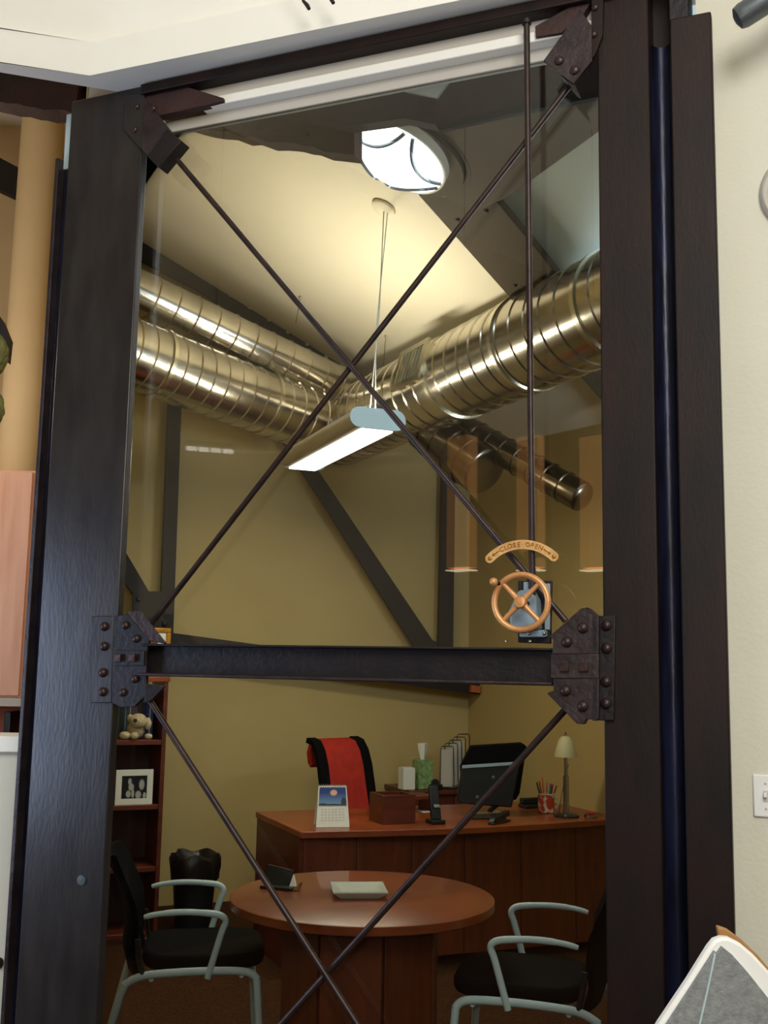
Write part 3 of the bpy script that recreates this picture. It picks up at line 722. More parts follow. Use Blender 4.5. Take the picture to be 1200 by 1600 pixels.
# the print: procedural two soft light faces on black
pm = D.materials.new('mono_photo_print'); pm.use_nodes = True; nt = pm.node_tree; N = nt.nodes; L = nt.links; bsd = N['Principled BSDF']
tc = N.new('ShaderNodeTexCoord'); prev = None
def blob(x,z,sx,sz,rot=0):
    mp = N.new('ShaderNodeMapping'); mp.inputs['Location'].default_value = (0,0,0)
    vs = N.new('ShaderNodeVectorMath'); vs.operation = 'SUBTRACT'; vs.inputs[1].default_value = (x,.5,z)
    L.new(tc.outputs['Generated'], vs.inputs[0])
    vm = N.new('ShaderNodeVectorMath'); vm.operation = 'MULTIPLY'; vm.inputs[1].default_value = (1/sx,0,1/sz); L.new(vs.outputs[0], vm.inputs[0])
    ln = N.new('ShaderNodeVectorMath'); ln.operation = 'LENGTH'; L.new(vm.outputs[0], ln.inputs[0])
    mr = N.new('ShaderNodeMapRange'); mr.inputs[1].default_value = 1.1; mr.inputs[2].default_value = .75; L.new(ln.outputs['Value'], mr.inputs[0]); return mr.outputs[0]
acc = None
for a_ in ((.34,.74,.07,.16),(.40,.50,.11,.17),(.30,.2,.10,.16),(.80,.60,.11,.24),(.68,.16,.12,.18),(.92,.12,.07,.15),(.47,.22,.06,.2)):
    b_ = blob(*a_)
    if acc is None: acc = b_
    else:
        mm = N.new('ShaderNodeMath'); mm.operation = 'MAXIMUM'; L.new(acc, mm.inputs[0]); L.new(b_, mm.inputs[1]); acc = mm.outputs[0]
mxn = N.new('ShaderNodeMix'); mxn.data_type = 'RGBA'; mxn.inputs['A'].default_value = C3(18,18,24); mxn.inputs['B'].default_value = C3(170,172,165)
L.new(acc, mxn.inputs['Factor']); L.new(mxn.outputs['Result'], bsd.inputs['Base Color']); bsd.inputs['Roughness'].default_value = .4
kb(ua+bo,ub_-bo,.034,.045,zf+bo,zh-bo).build('print', pm, t)
# gold frame on top of the bookcase
t = thing('gold_frame', 'gold picture frame with a white mat standing on top of the bookcase', 'picture frame', bc(225,1060,.12))
zf = 1.5105; u1_ = (bc(267,1000,.12)-BX).dot(UB); u0_ = u1_-.42; zh = 1.6+.0+(1036-984)/1700*6.6; bo = .028
mb = MB(); kb(u0_,u1_,.12,.145,zf,zf+bo,mb); kb(u0_,u1_,.12,.145,zh-bo,zh,mb); kb(u0_,u0_+bo,.12,.145,zf+bo,zh-bo,mb); kb(u1_-bo,u1_,.12,.145,zf+bo,zh-bo,mb)
mb.build('frame', M['gold'], t, bevel=.004)
kb(u0_+bo,u1_-bo,.128,.142,zf+bo,zh-bo).build('mat_board', M['paper'], t)
kb(u0_+bo+.05,u1_-bo-.05,.124,.1279,zf+bo+.05,zh-bo-.05).build('print', M['wood_v'], t)

# waste basket
wb = V((-1.105,6.82,0))
t = thing('waste_basket', 'black waste basket with a crumpled liner beside the bookcase', 'waste basket', wb)
MB().lathe(wb, Z, [(.10,0),(.105,.004),(.135,.40),(.128,.40),(.10,.02),(.001,.02)], 24).build('bin_body', M['blackp'], t)
mb = MB(); seg = 32; k = 0
for j,(r_,h_) in enumerate(((.139,.30),(.147,.37),(.152,.43),(.138,.455),(.118,.43),(.09,.36))):
    for q in range(seg):
        a = 2*math.pi*q/seg; rr_ = r_*(1+.06*math.sin(7*a+j)+.03*math.sin(13*a+2*j)); mb.v.append(wb+V((rr_*math.cos(a),rr_*math.sin(a),h_+.012*math.sin(5*a+j*.7))))
for j in range(5):
    for q in range(seg): mb.f.append((j*seg+q,j*seg+(q+1)%seg,(j+1)*seg+(q+1)%seg,(j+1)*seg+q))
mb.build('bin_liner', M['bag'], t)

# round table
tcn = V((-.055,4.27,0))
t = thing('round_table', 'round cherry wood meeting table on a panelled drum base', 'table', tcn)
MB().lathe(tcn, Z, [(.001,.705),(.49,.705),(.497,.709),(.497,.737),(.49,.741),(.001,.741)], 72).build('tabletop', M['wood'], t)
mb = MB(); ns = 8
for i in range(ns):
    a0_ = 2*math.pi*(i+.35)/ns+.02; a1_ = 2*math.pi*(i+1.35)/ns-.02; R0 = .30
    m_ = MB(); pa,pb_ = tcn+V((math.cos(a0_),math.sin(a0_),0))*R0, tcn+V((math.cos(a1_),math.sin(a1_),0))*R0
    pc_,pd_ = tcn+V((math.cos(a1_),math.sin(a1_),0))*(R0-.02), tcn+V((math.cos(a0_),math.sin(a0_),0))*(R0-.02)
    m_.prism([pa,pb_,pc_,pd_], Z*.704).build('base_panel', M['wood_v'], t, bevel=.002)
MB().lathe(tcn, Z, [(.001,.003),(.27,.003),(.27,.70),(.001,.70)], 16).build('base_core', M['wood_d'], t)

# small things on the table
pl = onz(560,1398,.741)
t = thing('square_dish', 'square pale ceramic dish on the round table', 'dish', pl)
dx = V((.995,.10,0)); dy = V((-.10,.995,0)); h1, h2 = .072,.102
mb = MB(); zb_ = .0
k = 0
lv = [(h1,.0,0),(h2,.024,0),(h2,.028,0),(h2-.012,.028,0),(h1-.012,.008,0)]
for (hh,zz,_) in lv: mb.v += [pl+dx*sx*hh+dy*sy*hh+Z*(zz+.0005) for sx,sy in ((-1,-1),(1,-1),(1,1),(-1,1))]
for j in range(4):
    for q in range(4): mb.f.append((j*4+q,j*4+(q+1)%4,(j+1)*4+(q+1)%4,(j+1)*4+q))
mb.f.append((3,2,1,0)); mb.f.append((16,17,18,19))
mb.build('bowl', M['plate'], t); 
ch = onz(446,1388,.741)
t = thing('card_holder', 'black card holder with white cards at the left of the round table', 'card holder', ch)
d1 = V((.94,-.34,0)); d2 = V((.34,.94,0))
cb = ch-d1*.02
MB().prism([cb-d1*.065+Z*.001, cb+d1*.045+Z*.001, cb+d1*.035+d2*.03+Z*.062, cb-d1*.075+d2*.03+Z*.078], d2*.01).build('back', M['blackp'], t)
MB().box(cb+d1*.0-d2*.02+Z*.006, d1, d2, Z, (.065,.03,.005)).build('tray', M['blackp'], t)
MB().prism([cb+d1*.042-d2*.012+Z*.012, cb+d1*.068-d2*.012+Z*.012, cb+d1*.045+d2*.012+Z*.05], d2*.012).build('cards', M['paper'], t)
MB().prism([cb+d1*.05-d2*.03+Z*.002, cb+d1*.085-d2*.03+Z*.002, cb+d1*.092-d2*.03+Z*.03, cb+d1*.072-d2*.03+Z*.012], d2*.03).build('lip', M['tan'], t)

# desk calendar
cl = onz(520,1293,ZT)
t = thing('desk_calendar', 'white tent calendar with a night-blue balloon picture on the desk', 'calendar', cl)
fx = V((.98,.18,0)).normalized(); fy = V((-.18,.98,0)); hwC = .090; hC = .212
tl, tr_ = cl+fy*.05+Z*hC-fx*(hwC-.014), cl+fy*.05+Z*hC+fx*(hwC-.014)
bl, br = cl-fx*hwC+Z*.001, cl+fx*hwC+Z*.001
nrm = (br-bl).cross(tl-bl).normalized()
MB().prism([bl,br,tr_,tl], nrm*-.003 if nrm.y>0 else nrm*.003).build('front_sheet', M['paper'], t)
MB().prism([bl+fy*.11,br+fy*.11+fx*.01,tr_+fy*.003,tl+fy*.003], fy*.003).build('rear_sheet', M['paper'], t)
pic = D.materials.new('blue_balloon_picture'); pic.use_nodes = True; nt = pic.node_tree; N = nt.nodes; L = nt.links; bsd = N['Principled BSDF']; tc = N.new('ShaderNodeTexCoord')
b1_ = blob(.52,.70,.13,.17); b2_ = blob(.15,.0,.2,.14); b3_ = blob(.88,.14,.1,.34); b4_ = blob(.5,.0,.4,.10)
sx_ = N.new('ShaderNodeSeparateXYZ'); L.new(tc.outputs['Generated'], sx_.inputs[0])
rp = N.new('ShaderNodeValToRGB'); rp.color_ramp.elements[0].color = C3(110,150,190); rp.color_ramp.elements[1].color = C3(22,48,120); rp.color_ramp.elements[1].position = .7; L.new(sx_.outputs[2], rp.inputs[0])
def mixc(a, col_, f_):
    m_ = N.new('ShaderNodeMix'); m_.data_type = 'RGBA'; L.new(a, m_.inputs['A']); m_.inputs['B'].default_value = col_; L.new(f_, m_.inputs['Factor']); return m_.outputs['Result']
c__ = mixc(rp.outputs[0], C3(30,40,60), b2_); c__ = mixc(c__, C3(40,46,50), b3_); c__ = mixc(c__, C3(30,40,60), b4_); c__ = mixc(c__, C3(224,170,140), b1_)
L.new(c__, bsd.inputs['Base Color'])
fn = -nrm if nrm.y > 0 else nrm
def lerp2(s_, v_): return (bl.lerp(br,s_)).lerp(tl.lerp(tr_,s_), v_)
MB().prism([lerp2(.04,.52)+fn*.004, lerp2(.96,.52)+fn*.004, lerp2(.96,.96)+fn*.004, lerp2(.04,.96)+fn*.004], fn*.0015).build('picture', pic, t)
mb = MB()
for r_ in range(5):
    for c_i in range(7):
        s_, v_ = .14+c_i*.11, .16+r_*.065
        mb.prism([lerp2(s_,v_)+fn*.004, lerp2(s_+.05,v_)+fn*.004, lerp2(s_+.05,v_+.02)+fn*.004, lerp2(s_,v_+.02)+fn*.004], fn*.0006)
o = mb.build('date_grid', M['greywhite'], t); o['kind'] = 'stuff'
for i in range(14):
    c_ = tl.lerp(tr_, (i+.5)/14)+Z*.002; MB().tube([c_+(fy*math.cos(a)+Z*math.sin(a))*.007 for a in [2*math.pi*k/8 for k in range(9)]], .0016, 5, cap=False).build('binding_ring', M['silverm'], t)

# items on the desk and credenza
def P(px,py,z=ZT): return onz(px,py,z)
def dbox(name, px, py, w2, d2_, h, m, label, cat, z=ZT, ang=B, bevel=.002, parts=None):
    c = P(px,py,z); X_ = V((math.cos(ang),math.sin(ang),0)); Y_ = V((-math.sin(ang),math.cos(ang),0)); c = c+Y_*d2_
    return c, X_, Y_
# wooden organiser
c,X_,Y_ = dbox('',624,1288,.1,.10,.155,None,'','')
t = thing('desk_organizer', 'dark red wooden organiser box on the desk beside the red chair', 'organizer', c)
MB().box(c-Y_*.09+Z*.078, X_,Y_,Z,(.098,.008,.077)).build('front', M['wood_d'], t, bevel=.002)
for s in (-1,1): MB().box(c+X_*s*.09+Z*.078, X_,Y_,Z,(.008,.081,.077)).build('side', M['wood_d'], t)
MB().box(c+Y_*.09+Z*.078, X_,Y_,Z,(.098,.008,.077)).build('back', M['wood_d'], t)
MB().box(c+Z*.008, X_,Y_,Z,(.081,.081,.006)).build('bottom', M['wood_d'], t)
MB().box(c+Z*.075, X_,Y_,Z,(.081,.081,.005)).build('divider', M['wood_d'], t)
# raised hutch shelf behind organiser
c,X_,Y_ = dbox('',660,1282,.17,.12,.1,None,'','')
t = thing('desk_riser', 'low dark wooden riser shelf on the desk behind the organiser', 'shelf', c+Y_*.28)
c = c+Y_*.28+X_*.06
MB().box(c+Z*.085, X_,Y_,Z,(.17,.10,.010)).build('shelf', M['wood_d'], t, bevel=.002)
for s in (-1,1): MB().box(c+X_*s*.155+Z*.037, X_,Y_,Z,(.010,.10,.036)).build('side', M['wood_d'], t)
CZ = .751
c,X_,Y_ = dbox('',634,1238,.04,.04,.075,None,'','',z=CZ)
def cred(px, o, z=CZ):
    p = hit(px,1240,PC-NB*o,NB); p.z = z; return p
c = cred(635,.38); t = thing('note_cube', 'small white cube of note paper on the credenza', 'note paper', c)
MB().box(c+Z*.07, UB,NB,Z,(.045,.045,.069)).build('paper_block', M['paper'], t, bevel=.002)
MB().box(c+Z*.145-NB*.0, UB,NB,Z,(.043,.043,.005)).build('top_sheet', M['paper'], t)
c = cred(660,.36); t = thing('tissue_box', 'green patterned tissue box with a tissue pulled up, on the credenza', 'tissue box', c)
M['tissue'] = mat('green_leaf_pattern', C3(150,176,120), .6, base2=C3(84,120,70), scale=38)
MB().box(c+Z*.10, UB,NB,Z,(.055,.055,.099)).build('carton', M['tissue'], t, bevel=.003)
mb = MB(); mb.lathe(c+Z*.199, Z, [(.012,0),(.02,.03),(.032,.08),(.036,.11),(.024,.113),(.01,.06),(.004,.03)], 9)
for i,v_ in enumerate(mb.v): v_.x += .006*math.sin(i*2.1); v_.y += .006*math.cos(i*1.7)
mb.build('tissue', M['paper'], t)
# mesh file sorter with papers
c0_ = cred(698,.42)
t = thing('file_sorter', 'wire file sorter holding upright papers beside the monitor', 'file sorter', c0_)
for i in range(5):
    c = c0_+UB*(i*.055)+NB*(i*.045)
    hh = .28+.03*i*.6
    pts = [c-UB*.055, c-UB*.05+Z*hh, c-UB*.04+Z*(hh+.012), c+UB*.04+Z*(hh+.012), c+UB*.05+Z*hh, c+UB*.058]
    MB().tube(pts+[pts[0]], .0035, 6).build('wire_divider', M['blacks'], t)
    if i < 4: MB().box(c+Z*(hh*.5)+NB*.014, UB,NB,Z,(.043,.007,hh*.46)).build('papers', M['greywhite'], t)
MB().box(c0_+UB*.11+NB*.09+Z*.008, (UB+NB*.8).normalized(), (NB-UB*.8).normalized(), Z, (.18,.07,.007)).build('tray', M['blacks'], t)
# black desk phone
c = P(684,1288)
t = thing('desk_phone', 'black cordless phone upright in its cradle on the desk', 'phone', c)
c = c+NB*.03
MB().box(c+Z*.012, UB,NB,Z,(.042,.045,.011)).build('cradle', M['blackp'], t, bevel=.004)
MB().prism([c-UB*.03-NB*.02+Z*.024, c+UB*.03-NB*.02+Z*.024, c+UB*.027+NB*.025+Z*.2, c-UB*.027+NB*.025+Z*.2], NB*.024).build('handset', M['blackp'], t, bevel=.005)
MB().prism([c-UB*.018-NB*.018+Z*.09, c+UB*.018-NB*.018+Z*.09, c+UB*.018-NB*.006+Z*.105, c-UB*.018-NB*.006+Z*.105], -NB*.004).build('display', M['silverm'], t)
# second small black object : tape dispenser on the riser
c = cred(684,.50,.751); t = thing('tape_dispenser', 'small rounded black tape dispenser in front of the file sorter', 'tape dispenser', c)
c = c+NB*.03
MB().box(c+Z*.02, UB,NB,Z,(.045,.02,.019)).build('body', M['blackp'], t, bevel=.006)
MB().lathe(c-NB*.012-UB*.008+Z*.05, NB, [(.026,0),(.026,.022),(.01,.023)], 18).build('tape_roll', M['blacks'], t)

# monitor seen from behind / side
c = P(788,1284); cm = c+NB*.18
mx_ = V((.94,-.34,0)).normalized(); mx_ = V((math.cos(math.radians(8)),math.sin(math.radians(8)),0)); my_ = V((-mx_.y,mx_.x,0))
t = thing('monitor', 'large black monitor tilted back on the desk, seen from behind', 'monitor', cm)
Ym = cm.y+.02
pts = [(717,1246),(722,1196),(738,1166),(812,1162),(822,1166),(812,1252),(800,1262),(722,1254)]
low = [at(x,y,Ym) for x,y in [(714,1251),(722,1197),(813,1192),(812,1196),(800,1262),(722,1256)]]
MB().prism(low, V((0,.05,0))).build('rear_cover', M['blackp'], t, bevel=.008)
upp = [at(x,y,Ym+.02) for x,y in [(720,1198),(736,1166),(816,1161),(823,1166),(812,1240),(806,1250),(722,1250)]]
MB().prism(upp, V((.0,.09,.0))).build('screen_shell', M['black'], t, bevel=.006)
MB().prism([at(x,y,Ym-.012) for x,y in [(722,1196),(813,1190),(812,1195),(722,1201)]], V((0,.011,0))).build('ridge', M['bluegrey'], t, bevel=.002)
for x,y in ((771,1215),(746,1246)): MB().dome(at(x,y,Ym-.001), V((0,-1,0)), .011,.004,12).build('emblem', M['fixture'], t)
MB().tube([at(790,1245,Ym+.03), P(786,1275)+NB*.16+Z*.012], .016, 10).build('stand_neck', M['fixture'], t)
MB().box(P(782,1284)+NB*.17+Z*.006, mx_,my_,Z,(.10,.08,.005)).build('stand_foot', M['blackp'], t, bevel=.002)
# keyboard-like black wedge
c = P(780,1286); t = thing('stapler', 'black stapler lying angled in front of the monitor', 'stapler', c)
c = c + NB*.0
sx1 = V((.55,.83,0)).normalized(); sy1 = V((-.83,.55,0))
MB().box(c+Z*.006, sx1,sy1,Z,(.10,.02,.005)).build('base', M['blackp'], t, bevel=.002)
MB().prism([c-sx1*.10-sy1*.016+Z*.014, c+sx1*.10-sy1*.016+Z*.03, c+sx1*.10-sy1*.016+Z*.06, c-sx1*.08-sy1*.016+Z*.035], sy1*.032).build('arm', M['blackp'], t, bevel=.003)
# paper stacks
for i,(x,y,wd_,lb) in enumerate(((668,1268,.05,'small loose white paper slip on the desk near the phone'),(760,1270,.10,'loose sheet of white paper under the monitor edge'))):
    c = P(x,y); o = MB().box(c+Z*.002, UB,NB,Z,(wd_,.04,.0015)).build('paper_sheet', M['paper']); tag(o, lb, 'paper')
# black mound: phone / headset base near mug
c = P(833,1262); t = thing('desk_tray', 'low black desk tray between the monitor and the mug', 'tray', c)
MB().box(c+Z*.012, UB,NB,Z,(.08,.05,.010)).build('base', M['blackp'], t, bevel=.004)
MB().box(c+Z*.04+NB*.03, UB,NB,Z,(.07,.02,.018)).build('back_rest', M['blackp'], t, bevel=.006)
# mug with pens
c = P(859,1271)+NB*.04
t = thing('pen_mug', 'red and white patterned mug used as a pen holder near the desk lamp', 'mug', c)
mm = mat('red_patterned_glaze', C3(196,70,36), .3, base2=C3(232,214,190), scale=22); mm.node_tree.nodes['Color Ramp'].color_ramp.elements[0].position = .42; mm.node_tree.nodes['Color Ramp'].color_ramp.elements[1].position = .47
MB().lathe(c, Z, [(.001,.001),(.046,.001),(.05,.006),(.05,.108),(.045,.108),(.043,.01),(.001,.009)], 28).build('body', mm, t)
ring(c, Z, .0445, .0505, .1085, .1135).build('rim', M['paper'], t)
hp = [c+X_*0+UB*(.048+.034*math.sin(a))+Z*(.056+.034*math.cos(a)) for a in [math.pi*i/10 for i in range(11)]]
MB().tube(hp, .006, 8).build('handle', M['paper'], t)
pens = [('orange', C3(226,96,30)),('green', C3(40,130,64)),('blue', C3(40,60,150)),('red', C3(200,40,30)),('brown', C3(140,84,44)),('dark grey', C3(70,66,62)),('pink', C3(200,90,90)),('yellow', C3(200,150,60)),('purple', C3(110,60,120)),('maroon', C3(120,40,40))]
pos = [(-.016,.0,-.04,.21),(.004,-.022,.03,.155),(.018,-.012,.05,.165),(.03,.0,.07,.17),(-.032,-.01,-.09,.19),(-.024,.012,-.12,.18),(.012,.012,.01,.185),(-.03,.016,-.06,.165),(.026,.014,.06,.17),(.034,-.014,.10,.16)]
plc = ['tallest in the mug','in the front middle of the mug','right of the green pen','at the right of the mug','leaning left in the mug','at the far left of the mug','behind the green pen','behind the brown pencil','at the back right of the mug','leaning furthest right in the mug']
for (cn_,cc),(ax_,ay_,ln_,hh),pz in zip(pens,pos,plc):
    m_ = noodle('pen_'+cn_.replace(' ','_'), cc); b0_ = c+UB*ax_*.5+NB*ay_*.5+Z*.012; b1_ = c+UB*(ax_+ln_*.28)+NB*ay_*1.3+Z*hh
    pn = tag(MB().tube([b0_, b0_.lerp(b1_,.92), b1_], [.0048,.0048,.003], 8).build('pen', m_), '%s pen %s' % (cn_, pz), 'pen', 'pens in the patterned mug')
# desk lamp
c = P(892,1278)+NB*.05
t = thing('desk_lamp', 'chrome desk lamp with a frosted dome shade on the right of the desk', 'lamp', c)
MB().lathe(c, Z, [(.001,.001),(.075,.001),(.075,.010),(.06,.018),(.012,.022)], 28).build('base', M['blacks'], t)
MB().lathe(c, Z, [(.018,.02),(.018,.235),(.012,.24),(.011,.35)], 18).build('pole', M['silverm'], t)
MB().lathe(c, Z, [(.068,.345),(.064,.37),(.045,.44),(.028,.462),(.004,.465),(.004,.46),(.026,.457),(.042,.436),(.060,.37),(.064,.346)], 28).build('lamp_shade', M['frost'], t)
MB().lathe(c, Z, [(.008,.465),(.010,.472),(.004,.478),(.006,.486),(.001,.49)], 12).build('finial', M['silverm'], t)
MB().tube([c+UB*.018+Z*.3, c-UB*.03+Z*.13, c-UB*.05+Z*.02], .002, 6).build('cord', M['blacks'], t)
c = P(926,1279)+NB*.02
t = thing('candy_tin', 'small silver tin with red candies at the right end of the desk', 'tin', c)
MB().lathe(c, Z, [(.001,.001),(.036,.001),(.038,.006),(.038,.022),(.034,.022),(.033,.012),(.001,.012)], 24).build('dish', M['silverm'], t)
for i in range(7):
    a = i*2*math.pi/6; r_ = .018 if i < 6 else 0
    MB().ball(c+V((r_*math.cos(a),r_*math.sin(a),.029)), .0105, 8, 6, (1,1,.8)).build('candy', M['red'], t)

# red office chair: back is a curled shell
cc = V((-.18,6.98,0)); fwd = V((.66,-.751,0)); sdv = V((.751,.66,0))
t = thing('executive_chair', 'red and black high-back office chair behind the desk, top rolled over', 'chair', cc)
prof = [(.16,.46),(.10,.50),(.04,.62),(-.01,.80),(-.05,.97),(-.085,1.06),(-.13,1.115),(-.19,1.13),(-.245,1.10),(-.265,1.04),(-.25,.98),(-.225,.955)]
def strip(w0, w1, name, m, th, off=0, prof=prof):
    mb = MB(); n = len(prof)
    for i,(f_,z_) in enumerate(prof):
        a = V(prof[min(i+1,n-1)])-V(prof[max(i-1,0)]); a.normalize(); nn = V((a.y,-a.x))
        if i==0: pass
        fr_ = f_+nn.x*off; zr = z_+nn.y*off; fb = f_+nn.x*(off-th); zb2 = z_+nn.y*(off-th)
        for (ww,ff,zz2) in ((w0,fr_,zr),(w1,fr_,zr),(w1,fb,zb2),(w0,fb,zb2)):
            sw = 1-.12*max(0,(z_-.9))
            mb.v.append(cc+sdv*ww*sw+fwd*ff+Z*zz2)
    for i in range(n-1):
        for e_ in range(4): mb.f.append((i*4+e_, i*4+(e_+1)%4, (i+1)*4+(e_+1)%4, (i+1)*4+e_))
    mb.f.append((0,1,2,3)); k=(n-1)*4; mb.f.append((k+3,k+2,k+1,k))
    return mb.build(name, m, t)
strip(-.145,.145,'back_cushion',M['red'],.03,.004)
strip(-.215,-.146,'back_bolster',M['black'],.032,.012,prof[:8]); strip(.146,.215,'back_bolster',M['black'],.032,.012,prof[:8])
MB().box(cc+fwd*.30+Z*.46, sdv,fwd,Z,(.24,.24,.04)).build('seat', M['black'], t, bevel=.03)
for s in (-1,1):
    MB().tube([cc+sdv*s*.27+fwd*.2+Z*.45, cc+sdv*s*.28+fwd*.18+Z*.62, cc+sdv*s*.28+fwd*.40+Z*.64], .016, 8).build('armrest', M['blackp'], t)
MB().tube([cc+fwd*.28+Z*.42, cc+fwd*.28+Z*.09], .028, 12).build('gas_lift', M['blackp'], t)
for i in range(5):
    a = i*2*math.pi/5; d_ = V((math.cos(a),math.sin(a),0)); lg = MB().tube([cc+fwd*.28+Z*.10, cc+fwd*.28+d_*.27+Z*.07], [.022,.014], 8).build('base_arm', M['blackp'], t)
    MB().lathe(cc+fwd*.28+d_*.27+Z*.028-d_.cross(Z)*.015, d_.cross(Z), [(.001,0),(.027,0),(.027,.03),(.001,.03)], 14).build('caster', M['blackp'], lg)

# visitor chairs
def visitor(origin, ang, label, name='visitor_chair', zs=1.0):
    f_ = V((math.cos(ang),math.sin(ang),0)); s_ = V((-math.sin(ang),math.cos(ang),0)); o = V(origin)
    def q(x,y,z): return o+f_*x+s_*y+Z*z
    t = thing(name, label, 'chair', o)
    # seat cushion
    mb = MB(); sp = []
    for i in range(28):
        a = 2*math.pi*i/28; ex = abs(math.cos(a))**.5*math.copysign(1,math.cos(a)); ey = abs(math.sin(a))**.5*math.copysign(1,math.sin(a)); sp.append((ex*.235+.02, ey*.235))
    mb.prism([q(x,y,.455) for x,y in sp], Z*.055); mb.build('seat', M['black'], t, bevel=.018)
    # curved back
    mb = MB(); prof = [(-.21,.44),(-.235,.52),(-.225,.60),(-.235,.68),(-.27,.76),(-.315,.85),(-.325,.87)]
    nn = 9
    for i,(x,z) in enumerate(prof):
        for k in range(nn):
            y = -.22+.44*k/(nn-1); wv = 1 - .16*max(0,(z-.70)/.17); cur = .04*(1-(y/.22)**2)
            mb.v.append(q(x-cur,y*wv,z)); 
    base_n = len(mb.v)
    for i,(x,z) in enumerate(prof):
        for k in range(nn):
            y = -.22+.44*k/(nn-1); wv = 1 - .16*max(0,(z-.70)/.17); cur = .04*(1-(y/.22)**2)
            mb.v.append(q(x-cur-.022,y*wv,z))
    for i in range(len(prof)-1):
        for k in range(nn-1):
            a = i*nn+k; mb.f.append((a,a+1,a+nn+1,a+nn)); b = a+base_n; mb.f.append((b+1,b,b+nn,b+nn+1))
    m_ = len(prof)
    for k in range(nn-1):
        mb.f.append((k+1,k,k+base_n,k+1+base_n)); e_ = (m_-1)*nn; mb.f.append((e_+k,e_+k+1,e_+k+1+base_n,e_+k+base_n))
    for i in range(m_-1):
        mb.f.append((i*nn,(i+1)*nn,(i+1)*nn+base_n,i*nn+base_n)); r_ = nn-1; mb.f.append(((i+1)*nn+r_,i*nn+r_,i*nn+r_+base_n,(i+1)*nn+r_+base_n))
    mb.build('backrest', M['black'], t)
    for sg in (-1,1):
        y = sg*.265
        # side frame: rear leg, rail, front leg in one bent tube
        rail = MB().tube(smooth([q(-.27,y,.42),q(-.22,y,.447),q(-.15,y,.458),q(0,y,.464),q(.14,y,.462),q(.195,y,.452),q(.218,y,.43)]), .0145, 10, flat=.8)
        rail.build('side_rail', M['chairmetal'], t)
        MB().tube([q(.2175,y,.432),q(.222,y,.38),q(.250,y,.012)], .0145, 10).build('leg', M['chairmetal'], t)
        MB().tube([q(-.262,y,.425),q(-.278,y,.39),q(-.37,y,.012)], .0145, 10).build('leg', M['chairmetal'], t)
        MB().tube([q(-.20,y,.452),q(-.214,y*.98,.50),q(-.225,y*.96,.58)], .011, 8).build('back_support', M['blacks'], t)
        arm = MB().tube(smooth([q(.035,y*1.02,.440),q(.080,y*1.05,.60),q(.094,y*1.06,.64),q(.082,y*1.07,.662),q(.04,y*1.07,.673),q(-.06,y*1.07,.680),q(-.15,y*1.07,.675),q(-.205,y*1.06,.664)]), [.0125]*22+[.0115]*7+[.010]*5+[.009,.008], 10)
        arm.build('armrest', M['chairmetal'], t)
    MB().tube([q(.16,-.26,.445),q(.16,.26,.445)], .010, 8).build('cross_bar', M['chairmetal'], t)
    MB().tube([q(-.17,-.26,.44),q(-.17,.26,.44)], .010, 8).build('cross_bar', M['chairmetal'], t)
    return t
visitor((-.70,4.50,0), math.radians(9), 'black visitor chair with pale metal arms left of the round table, facing right')
visitor((.555,4.18,0), math.radians(166), 'black visitor chair with pale metal arms in front of the right column, facing left')

# ------------------------------------------------------------------ LEFT SIDE AREA
hwY = 3.62
struct('wall_half', MB().cube((-3.3,hwY,0),(-1.03,hwY+.12,1.30)), M['wall_out'])
o = struct('trim_3', MB().cube((-3.3,hwY-.03,1.3001),(-1.03,hwY+.15,1.352)), M['white'], bevel=.004)
p = at(30,735,5.2); zc = p.z
t = thing('wall_cabinet', 'tall pale cherry wood cabinet seen left of the column above the half wall', 'cabinet', (-1.9,5.3,0))
zbm = at(10,1090,5.2).z
MB().cube((-2.75,5.2,zbm),(-1.62,5.55,zc)).build('body', M['peach'], t, bevel=.003)
MB().cube((-2.75,5.18,zbm+.01),(-1.70,5.199,zc-.01)).build('door', M['peach'], t, bevel=.002)
MB().cube((-2.75,5.17,zbm-.04),(-1.62,5.55,zbm-.001)).build('bottom_rail', M['greywhite'], t, bevel=.002)
MB().cube((-2.75,5.50,0),(-1.62,5.55,zbm-.041)).build('lower_back', M['orange'], t)
MB().cube((-1.66,5.20,0),(-1.62,5.499,zbm-.041)).build('side', M['orange'], t)
# dark file below cabinet
o = tag(MB().cube((-1.80,5.30,.9),(-1.77,5.48,zbm-.07)).build('binder', M['blacks'], bevel=.003), 'dark binder edge below the pale wood cabinet at the far left', 'binder')
MB().cube((-2.7,5.19,.86),(-1.665,5.495,.899)).build('work_shelf', M['orange'], t)
# round plastered column
pc = at(58,500,4.7)
tag(MB().tube([at(77,60,5.85), at(30,735,5.85), at(5,1120,5.85)], .118, 32).build('round_column', M['peachwall']), 'round warm cream column behind the left opening', 'column')
